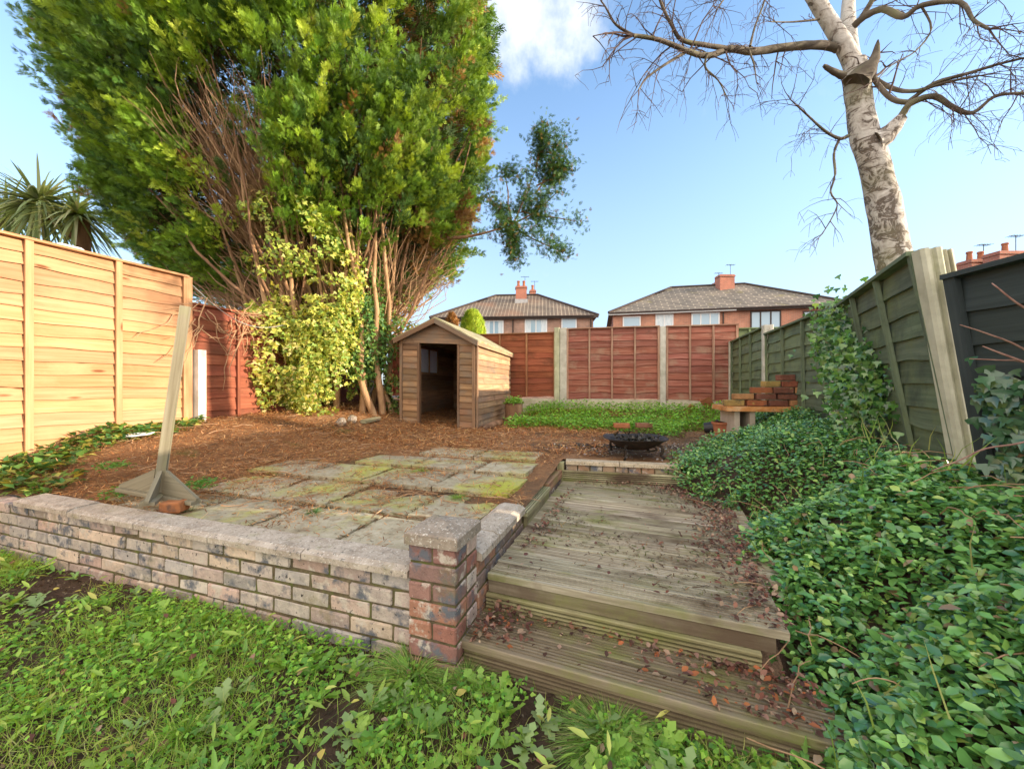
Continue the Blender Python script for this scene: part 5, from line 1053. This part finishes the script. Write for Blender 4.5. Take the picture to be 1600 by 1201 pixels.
tuft('grass tuft growing between the slabs nearer the deck', P(716, 778, 2.55), 130, .018, (.04, .07), [(.2, .38, .06), (.28, .4, .1)], .9)
tuft('small grass tuft at the slab corner farthest left', P(490, 800, 2.3), 110, .02, (.03, .06), [(.06, .18, .06), (.1, .24, .06)], .9)
tuft('grass tuft at the back edge of the slabs', P(657, 737, 3.2), 150, .022, (.04, .08), [(.2, .36, .06), (.3, .4, .1)], .9)
# bed weeds at back: bright mat
def mat_weeds(name, label, n, f_in, size, cols, zlift, sr, tr_, seedn):
    s = rng.uniform(*sr, n); t = rng.uniform(*tr_, n); q = np.stack([s, t], 1); k = f_in(s, t, q); s, t, q = s[k], t[k], q[k]; m = len(s); z = zup(s, t)+rng.uniform(0, 1, m)*(zlift+.07*np.clip(fnoise(q, 4, seedn), 0, 1)); f = rdir(m); f[:, 2] = f[:, 2]*.3+.2
    return tag(scatter(name, LEAFQ, on_st(s, t, z), f, rdir(m)*.5+np.array([0, 0, 1]), rng.uniform(*size, m), pick(cols, m, .2), M['leaf']), label, 'weeds', None, 'stuff')
mat_weeds('bed_weeds', 'bright green weeds filling the bed along the back fence', 26000, lambda s, t, q: (t > 5.75+.5*np.clip(fnoise(q, 1.7, 101), -1, 1)+.25*ss(-.5, 1.2, s)) & (s > -2.25+.10*(7.9-t)) & (t < 7.75) & (rng.uniform(0, 1, len(s)) < ss(-.7, .1, fnoise(q, 2.8, 102)+.25)), (.03, .06), [(.20, .46, .06), (.26, .54, .07), (.33, .58, .09), (.14, .34, .06)], .16, (-2.3, 2.3), (5, 7.75), 103)
mat_weeds('ivy_ground_cover', 'dark ivy trailing over the left end of the low wall', 6500, lambda s, t, q: (t < 1.36+1.9*ss(-3.5, -5.0, s+.35*fnoise(q, 2.4, 105))) & (rng.uniform(0, 1, len(s)) < ss(-.6, .2, fnoise(q, 3, 106))), (.05, .085), [(.06, .16, .05), (.10, .22, .05), (.14, .27, .05), (.4, .4, .1)], .06, (-5.15, -3.1), (1.45, 3.4), 104)
for c, lab in (((-2.25, 2.2), 'small green weed clump by the post foot'), ((-1.9, 2.45), 'x')): pass
n = 500; cc = np.array([tuple(P(316, 757, 2.65)), tuple(P(192, 770, 2.6)), tuple(P(175, 730, 2.9))])[rng.integers(0, 3, n)]; pos = cc+rng.normal(0, 1, (n, 3))*np.array([.06, .06, .014]); pos[:, 2] = np.maximum(pos[:, 2], cc[:, 2]-.03)+.01; f = rdir(n); f[:, 2] = .3
tag(scatter('litter_weeds', LEAFQ, pos, f, rdir(n)*.5+np.array([0, 0, 1]), rng.uniform(.02, .035, n), pick([(.15, .33, .06), (.1, .25, .05)], n), M['leaf']), 'little green weed patches around the foot of the leaning post', 'weeds', None, 'stuff')
s, t = lawn_pts(900); k = in_lawn(s, t); s, t = s[k], t[k]; m = len(s); f = rdir(m); f[:, 2] = .35
tag(scatter('broad_weeds', LEAF, on_st(s, t, lawn_z(s, t)+rng.uniform(.01, .06, m)), f, rdir(m)*.5+np.array([0, 0, 1]), np.stack([rng.uniform(.02, .035, m), rng.uniform(.035, .085, m), rng.uniform(.03, .05, m)], 1), pick([(.30, .50, .10), (.42, .60, .12), (.20, .38, .08), (.55, .60, .16)], m), M['leaf']), 'longer pale green leaves of dock and daisy among the lawn weeds', 'weeds', None, 'stuff')
s, t = lawn_pts(16000); k = in_lawn(s, t); s, t = s[k], t[k]; m = len(s)
tag(scatter('soil_crumbs', LEAFQ, on_st(s, t, lawn_z(s, t)+rng.uniform(-.004, .012, m)), rdir(m), rdir(m), rng.uniform(.006, .020, m), pick([(.10, .065, .045), (.16, .11, .08), (.06, .04, .03), (.24, .18, .13)], m), M['dry_leaf']), 'crumbs of damp dark soil and grit showing between the lawn weeds', 'soil', None, 'stuff')
# dead leaves on lawn
s, t = lawn_pts(1100); k = in_lawn(s, t) & (rng.uniform(0, 1, len(s)) < .25+.4*ss(-2, 0, s)); s, t = s[k], t[k]; m = len(s); f = rdir(m); f[:, 2] *= .3
tag(scatter('fallen_leaves', LEAF, on_st(s, t, lawn_z(s, t)+rng.uniform(.01, .05, m)), f, rdir(m)*.5+np.array([0, 0, 1]), rng.uniform(.022, .042, m), pick(RL_+[(.5, .45, .12)], m, .2), M['dry_leaf']), 'brown and yellow dead leaves lying among the lawn weeds', 'leaves', None, 'stuff')

def GH(px, py, lift=0.):
    Y = 1.2
    while Y < 9:
        p = P(px, py, Y)
        if p.z <= float(zup(p.dot(E1), p.dot(E2))): return p+UP*lift
        Y += .01
    return p
# ---------------------------------------------------------------- leaning clothes post
pb = LP(247, 775, -.70); pp = empty('leaning_post', pb, 'leaning square grey timber post on a cross-shaped foot behind the low wall', 'post')
PD = P(290, 478, 2.42)-pb; PDn = PD.normalized(); ax = Vector((1, -.12, 0)); ax = (ax-PDn*ax.dot(PDn)).normalized(); ay = PDn.cross(ax).normalized(); wv = .048
ax0 = ax.copy(); ax = (ax0*.82+ay*.57).normalized(); ay = PDn.cross(ax).normalized()
mb = MB(); mb.box(pb-ax*wv/2-ay*wv/2+PDn*.03, PDn*(PD.length-.03), ax*wv, ay*wv); mb.build('shaft', M['grey_wood'], pp)
for zz in (.07, .13):
    mb = MB(); q = pb+PDn*zz-ay*.0-Vector((0, .03, 0)); mb.tube([q, q+Vector((0, -.012, 0))], [.006, .006], 8); mb.build('bolt', M['iron'], pp)
for k, d in enumerate((ax0*1.0, -ax0, ay, -ay)):
    dd = Vector((d.x, d.y, d.z)).normalized(); nn_ = PDn.cross(dd).normalized()*.011; L_ = .24 if k < 2 else .17; mb = MB(); o = pb+dd*.036; tri = [o+PDn*.02, o+dd*L_+PDn*.02, o+dd*L_+PDn*.035, o+PDn*.17]
    mb.poly([v-nn_ for v in tri], [(0, 0), (.2, 0), (.2, .02), (0, .2)]); mb.poly([v+nn_ for v in tri][::-1], [(0, 0), (.2, 0), (.2, .02), (0, .2)])
    for i in range(4): j = (i+1) % 4; mb.poly([tri[j]-nn_, tri[i]-nn_, tri[i]+nn_, tri[j]+nn_], [(0, 0), (.2, 0), (.2, .02), (0, .02)])
    mb.build('brace', M['grey_wood'], pp)
for d, L_ in ((ax0, .54), (ay, .38)):
    dd = d.normalized(); sd_ = PDn.cross(dd).normalized(); mb = MB(); mb.box(pb-dd*L_/2-sd_*.035-PDn*(.004 if L_ > .5 else -.0025), dd*L_, sd_*.07, PDn*.022); mb.build('foot', M['grey_wood'], pp)
# brick under the foot
def loose_brick(o, yaw, label, col, group=None, tilt=0, L_=.215):
    mb = MB(); m_ = Euler((tilt, 0, yaw)).to_matrix(); brick(mb, Vector(o), m_@Vector((L_, 0, 0)), m_@Vector((0, .102, 0)), m_@Vector((0, 0, .065)), col, .003); b_ = mb.build('brick', M['loose_brick']); return tag(b_, label, 'brick', group)
loose_brick(LP(247, 803, -.77), .15, 'orange half brick beside the foot of the leaning post', (.42, .17, .07), L_=.11)
# ---------------------------------------------------------------- fire bowl
fb = empty('fire_bowl', LP(992, 712, -.685), 'round rusty black fire bowl on short splayed legs on the gravel behind the deck', 'fire pit')
fc = Vector((P(992, 600, 3.72).x, 3.72, -.515)); mb = MB(); n = 36; prof = [(.0, -.115), (.09, -.108), (.17, -.08), (.23, -.042), (.275, -.008), (.30, .0), (.305, .006), (.275, .0), (.225, -.030), (.16, -.066), (.08, -.092), (0, -.098)]
k0 = len(mb.V)
for r, z in prof:
    for j in range(n): a = 2*math.pi*j/n; mb.V.append((fc.x+r*math.cos(a), fc.y+r*math.sin(a), fc.z+z+.006*math.sin(3*a)*(r/.3)))
for i in range(len(prof)-1):
    for j in range(n): j2 = (j+1) % n; mb.F.append((k0+i*n+j, k0+i*n+j2, k0+(i+1)*n+j2, k0+(i+1)*n+j)); mb.UV.append([(0, 0)]*4); mb.Cl.append((1, 1, 1)); mb.M.append(0)
mb.build('bowl', M['iron'], fb, True)
mb = MB(); mb.tube([fc+Vector((.2*math.cos(a), .2*math.sin(a), -.10+.0)) for a in np.linspace(0, 2*math.pi, 30)], [.008]*30, 6); mb.build('support_ring', M['iron'], fb, True)
for a in (-.7, -2.2, .75, 2.4):
    e = Vector((math.cos(a), math.sin(a), 0)); mb = MB(); mb.tube([fc+e*.22+UP*-.05, fc+e*.255+UP*-.06, fc+e*.265+UP*-.10, fc+e*.25+UP*-.145, fc+e*.285+UP*-.17], [.013, .015, .015, .014, .013], 8); mb.build('leg', M['iron'], fb, True)
mb = MB(); pts = np.stack([fc.x+rng.normal(0, .11, 300), fc.y+rng.normal(0, .11, 300), fc.z-.045+rng.uniform(0, .035, 300)], 1); k = (np.hypot(pts[:, 0]-fc.x, pts[:, 1]-fc.y) < .25); pts = pts[k]; pts[:, 2] += .25*np.hypot(pts[:, 0]-fc.x, pts[:, 1]-fc.y)**2*3
o = scatter('ash', LEAFQ, pts, rdir(len(pts)), np.array([0, 0, 1.])+rdir(len(pts))*.3, rng.uniform(.03, .06, len(pts)), pick([(.03, .03, .03), (.1, .09, .08)], len(pts)), M['dry_leaf']); tag(o, 'charred black ash and scraps lying in the fire bowl', 'ash', None, 'stuff')
# charred board and ash by bowl
mb = MB(); mb.box(GH(902, 700, .005), Vector((.55, -.02, 0)), Vector((0, .16, 0)), UP*.03, jit=.012); tag(mb.build('charred_board', M['char']), 'charred black board lying left of the fire bowl', 'board')
n = 900; c = LP(1000, 705, -.70); pos = np.array([tuple(c)])+rng.normal(0, 1, (n, 3))*np.array([.5, .28, 0]); pos[:, 2] = -.69+rng.uniform(.01, .03, n); f = rdir(n); f[:, 2] *= .2
k = (pos@np.array(E2) > 3.62); pos, f = pos[k], f[k]; m = len(pos); tag(scatter('gravel', LEAFQ, pos, f, rdir(m)*.4+np.array([0, 0, 1]), rng.uniform(.012, .035, m), pick([(.35, .34, .32), (.12, .11, .1), (.22, .2, .17), (.5, .49, .47)], m), M['dry_leaf']), 'pale gravel and ash under the fire bowl', 'gravel', None, 'stuff')
# ---------------------------------------------------------------- brick barbecue
q0 = P(1136, 636, 4.35); bbq = empty('brick_barbecue', Vector((q0.x+.5, 4.4, -.7)), 'home-made barbecue: orange slab on concrete block legs before the green fence', 'barbecue')
BD = Vector((.985, -.17, 0)).normalized(); BN = Vector((.17, .985, 0)).normalized(); q0 = Vector((q0.x, 4.35, -.30))
mb = MB(); mb.box(q0, BD*.86, BN*.50, UP*.055, jit=.006); M['rust_slab'] = pm('rust_slab', [(.3, (.42, .15, .04)), (.5, (.58, .26, .09)), (.7, (.62, .40, .22))], scale=10, second=((.16, .11, .06), 14, .58, .72), bump=.6, bscale=60); mb.build('slab_top', M['rust_slab'], bbq)
for x in (.09, .25, .75):
    mb = MB(); mb.box(q0+BD*x+BN*.03+UP*-.48, BD*.055, BN*.45, UP*.478, col=(.85, .75, .7)); mb.build('block_leg', M['concrete'], bbq)
mb = MB(); mb.box(q0+BD*.14+BN*.36+UP*-.48, BD*.12, BN*.05, UP*.46, col=(.7, .5, .4)); mb.build('block_back', M['concrete'], bbq)
LBc = [(.36, .13, .06), (.30, .10, .06), (.42, .22, .10), (.24, .10, .07), (.40, .28, .10)]
ly = [(0, [(0.0, .0), (.235, .01), (.46, .0), (.69, .01)]), (1, [(.10, .01), (.33, .0), (.56, .02), (.79, .0)]), (2, [(.28, .01), (.51, .0), (.73, .015)]), (3, [(.42, .0), (.60, .01), (.76, .0)]), (4, [(.58, .01), (.78, .0)])]
desc = {0: 'bottom', 1: 'second', 2: 'third', 3: 'fourth', 4: 'top'}; pos_w = ['leftmost', 'second', 'third', 'rightmost']
for L_i, xs in ly:
    for j, (x, y) in enumerate(xs):
        w_ = 'leftmost' if j == 0 else ('rightmost' if j == len(xs)-1 else ('second from left' if j == 1 else 'third from left')); yaw = math.atan2(BD.y, BD.x)+random.uniform(-.16, .16)
        ln_ = .205 if L_i < 3 else .165
        loose_brick(q0+BD*x+BN*(y+.05)+UP*(.057+L_i*.072), yaw, f'loose used brick, {w_} in the {desc[L_i]} layer of the heap on the barbecue', random.choice(LBc), 'loose bricks heaped on the barbecue', L_=ln_)
        
# ---------------------------------------------------------------- small things
lg = MB(); c = Vector((P(803, 640, 7.0).x, 7.0, -.62)); lg.tube([c, c+UP*.06, c+UP*.24, c+UP*.28], [.15, .16, .165, .155], 16, wob=.06); lt = empty('log_planter', c, 'cut log planter topped with bright green plants beside the shed corner', 'planter'); lg.build('log', M['bark'], lt, True)
n = 700; pos = np.array([tuple(c+UP*.30)])+rng.normal(0, 1, (n, 3))*np.array([.07, .07, .035]); scatter('plants', LEAFQ, pos, rdir(n)+np.array([0, 0, .5]), rdir(n)+np.array([0, 0, 1]), rng.uniform(.03, .055, n), pick([(.2, .42, .06), (.28, .48, .08)], n), M['leaf'], lt)
mb = MB(); a = GH(752, 673, .03); mb.tube([a, a+Vector((.12, .25, .02)), a+Vector((.26, .62, .04))], [.05, .055, .05], 10, wob=.08); tag(mb.build('fallen_log', M['bark'], None, True), 'pale fallen log lying along the sunlit side of the shed', 'log')
mb = MB(); a = GH(563, 662, .01); mb.box(a, Vector((.10, .35, .02)), Vector((.08, -.02, 0)), UP*.05); tag(mb.build('wood_offcut', M['grey_wood']), 'grey timber offcut on the litter below the ivy', 'offcut')
for px, py, lab in ((534, 664, 'grey rock on the needle litter below the ivy, left of the timber offcut'), (550, 660, 'smaller grey rock beside the timber offcut')):
    a = GH(px, py, .02); mb = MB(); mb.tube([a+UP*-.02, a+UP*.02, a+UP*.07, a+UP*.09], [.06, .075, .06, .02], 9, col=(.45, .42, .40), wob=.2); tag(mb.build('rock', M['coping'], None), lab, 'rock')
a = GH(215, 687, .01); mb = MB(); th = UP*.004; q = [a+Vector((-.09, -.05, .03)), a+Vector((.0, -.06, .035)), a+Vector((.09, .03, .045)), a+Vector((.10, .07, .06)), a+Vector((.0, .03, .06)), a+Vector((-.09, -.01, .05))]
mb.poly(q); mb.poly([v-th for v in q][::-1])
for i in range(6): j = (i+1) % 6; mb.poly([q[i]-th, q[j]-th, q[j], q[i]])
tag(mb.build('plastic_scrap', M['plastic']), 'crumpled piece of white plastic lying on the needles near the orange fence', 'litter')
fx = A0-E2*.98+UP*1.30; mb = MB(); mb.tube([fx+E2*-.10, fx+E2*-.07, fx+E2*.07, fx+E2*.10], [.012, .03, .03, .012], 10); tag(mb.build('fence_light', M['plastic'], None, True), 'small white solar light on top of the orange fence', 'lamp')
mb = MB(); a = A0+UP*1.27; b_ = Vector((-3.2, 5.6, .9)); mb.tube([a.lerp(b_, f)-UP*.28*math.sin(f*math.pi) for f in np.linspace(0, 1, 12)], [.003]*12, 5); tag(mb.build('washing_line', M['wire']), 'thin sagging wire from the orange fence end into the ivy', 'wire')
def pot(name, c, axis, r0, r1, h, mat, label):
    c = Vector(c); axis = Vector(axis).normalized(); mb = MB(); pts = [c, c+axis*h*.85, c+axis*h*.851, c+axis*h, c+axis*h, c+axis*h*.1]; mb.tube(pts, [r0, r1*.95, r1*1.08, r1*1.08, r1*.9, r0*.85], 18, cap=True); tag(mb.build(name, M[mat], None), label, 'plant pot')
pot('plant_pot', P(1100, 668, 5.6)+UP*.0, (.9, -.45, .12), .075, .10, .2, 'black_plastic', 'black plastic plant pot lying on its side in the weeds')
for px, py, lab, yw in ((1070, 648, 'broken terracotta tile leaning in the weeds at the fence foot, farther from the barbecue', .6), (1104, 642, 'broken terracotta tile leaning by the fence, nearer the barbecue', -.5)):
    c = P(px, py, 6.9); mb = MB(); m_ = Euler((.5, yw, yw)).to_matrix(); mb.box(c, m_@Vector((.17, 0, 0)), m_@Vector((0, .02, 0)), m_@Vector((0, 0, .24)), jit=.006); mb.box(c+m_@Vector((.005, .022, .0)), m_@Vector((.02, 0, 0)), m_@Vector((0, .08, 0)), m_@Vector((0, 0, .23))); tag(mb.build('roof_tile', M['terracotta']), lab, 'tile')
pot('plant_pot', P(1128, 680, 4.7), (0, 0, 1), .08, .11, .17, 'terracotta', 'terracotta pot standing at the foot of the barbecue')
for k, (px, lab) in enumerate(((972, 'orange brick edging the weedy bed behind the fire bowl, left one'), (1008, 'dull brick edging the weedy bed behind the fire bowl, right one'))):
    c = P(px-12, 668, 5.3); loose_brick(c, -.1+.1*k, lab, (.42, .17, .08) if k == 0 else (.28, .14, .09))
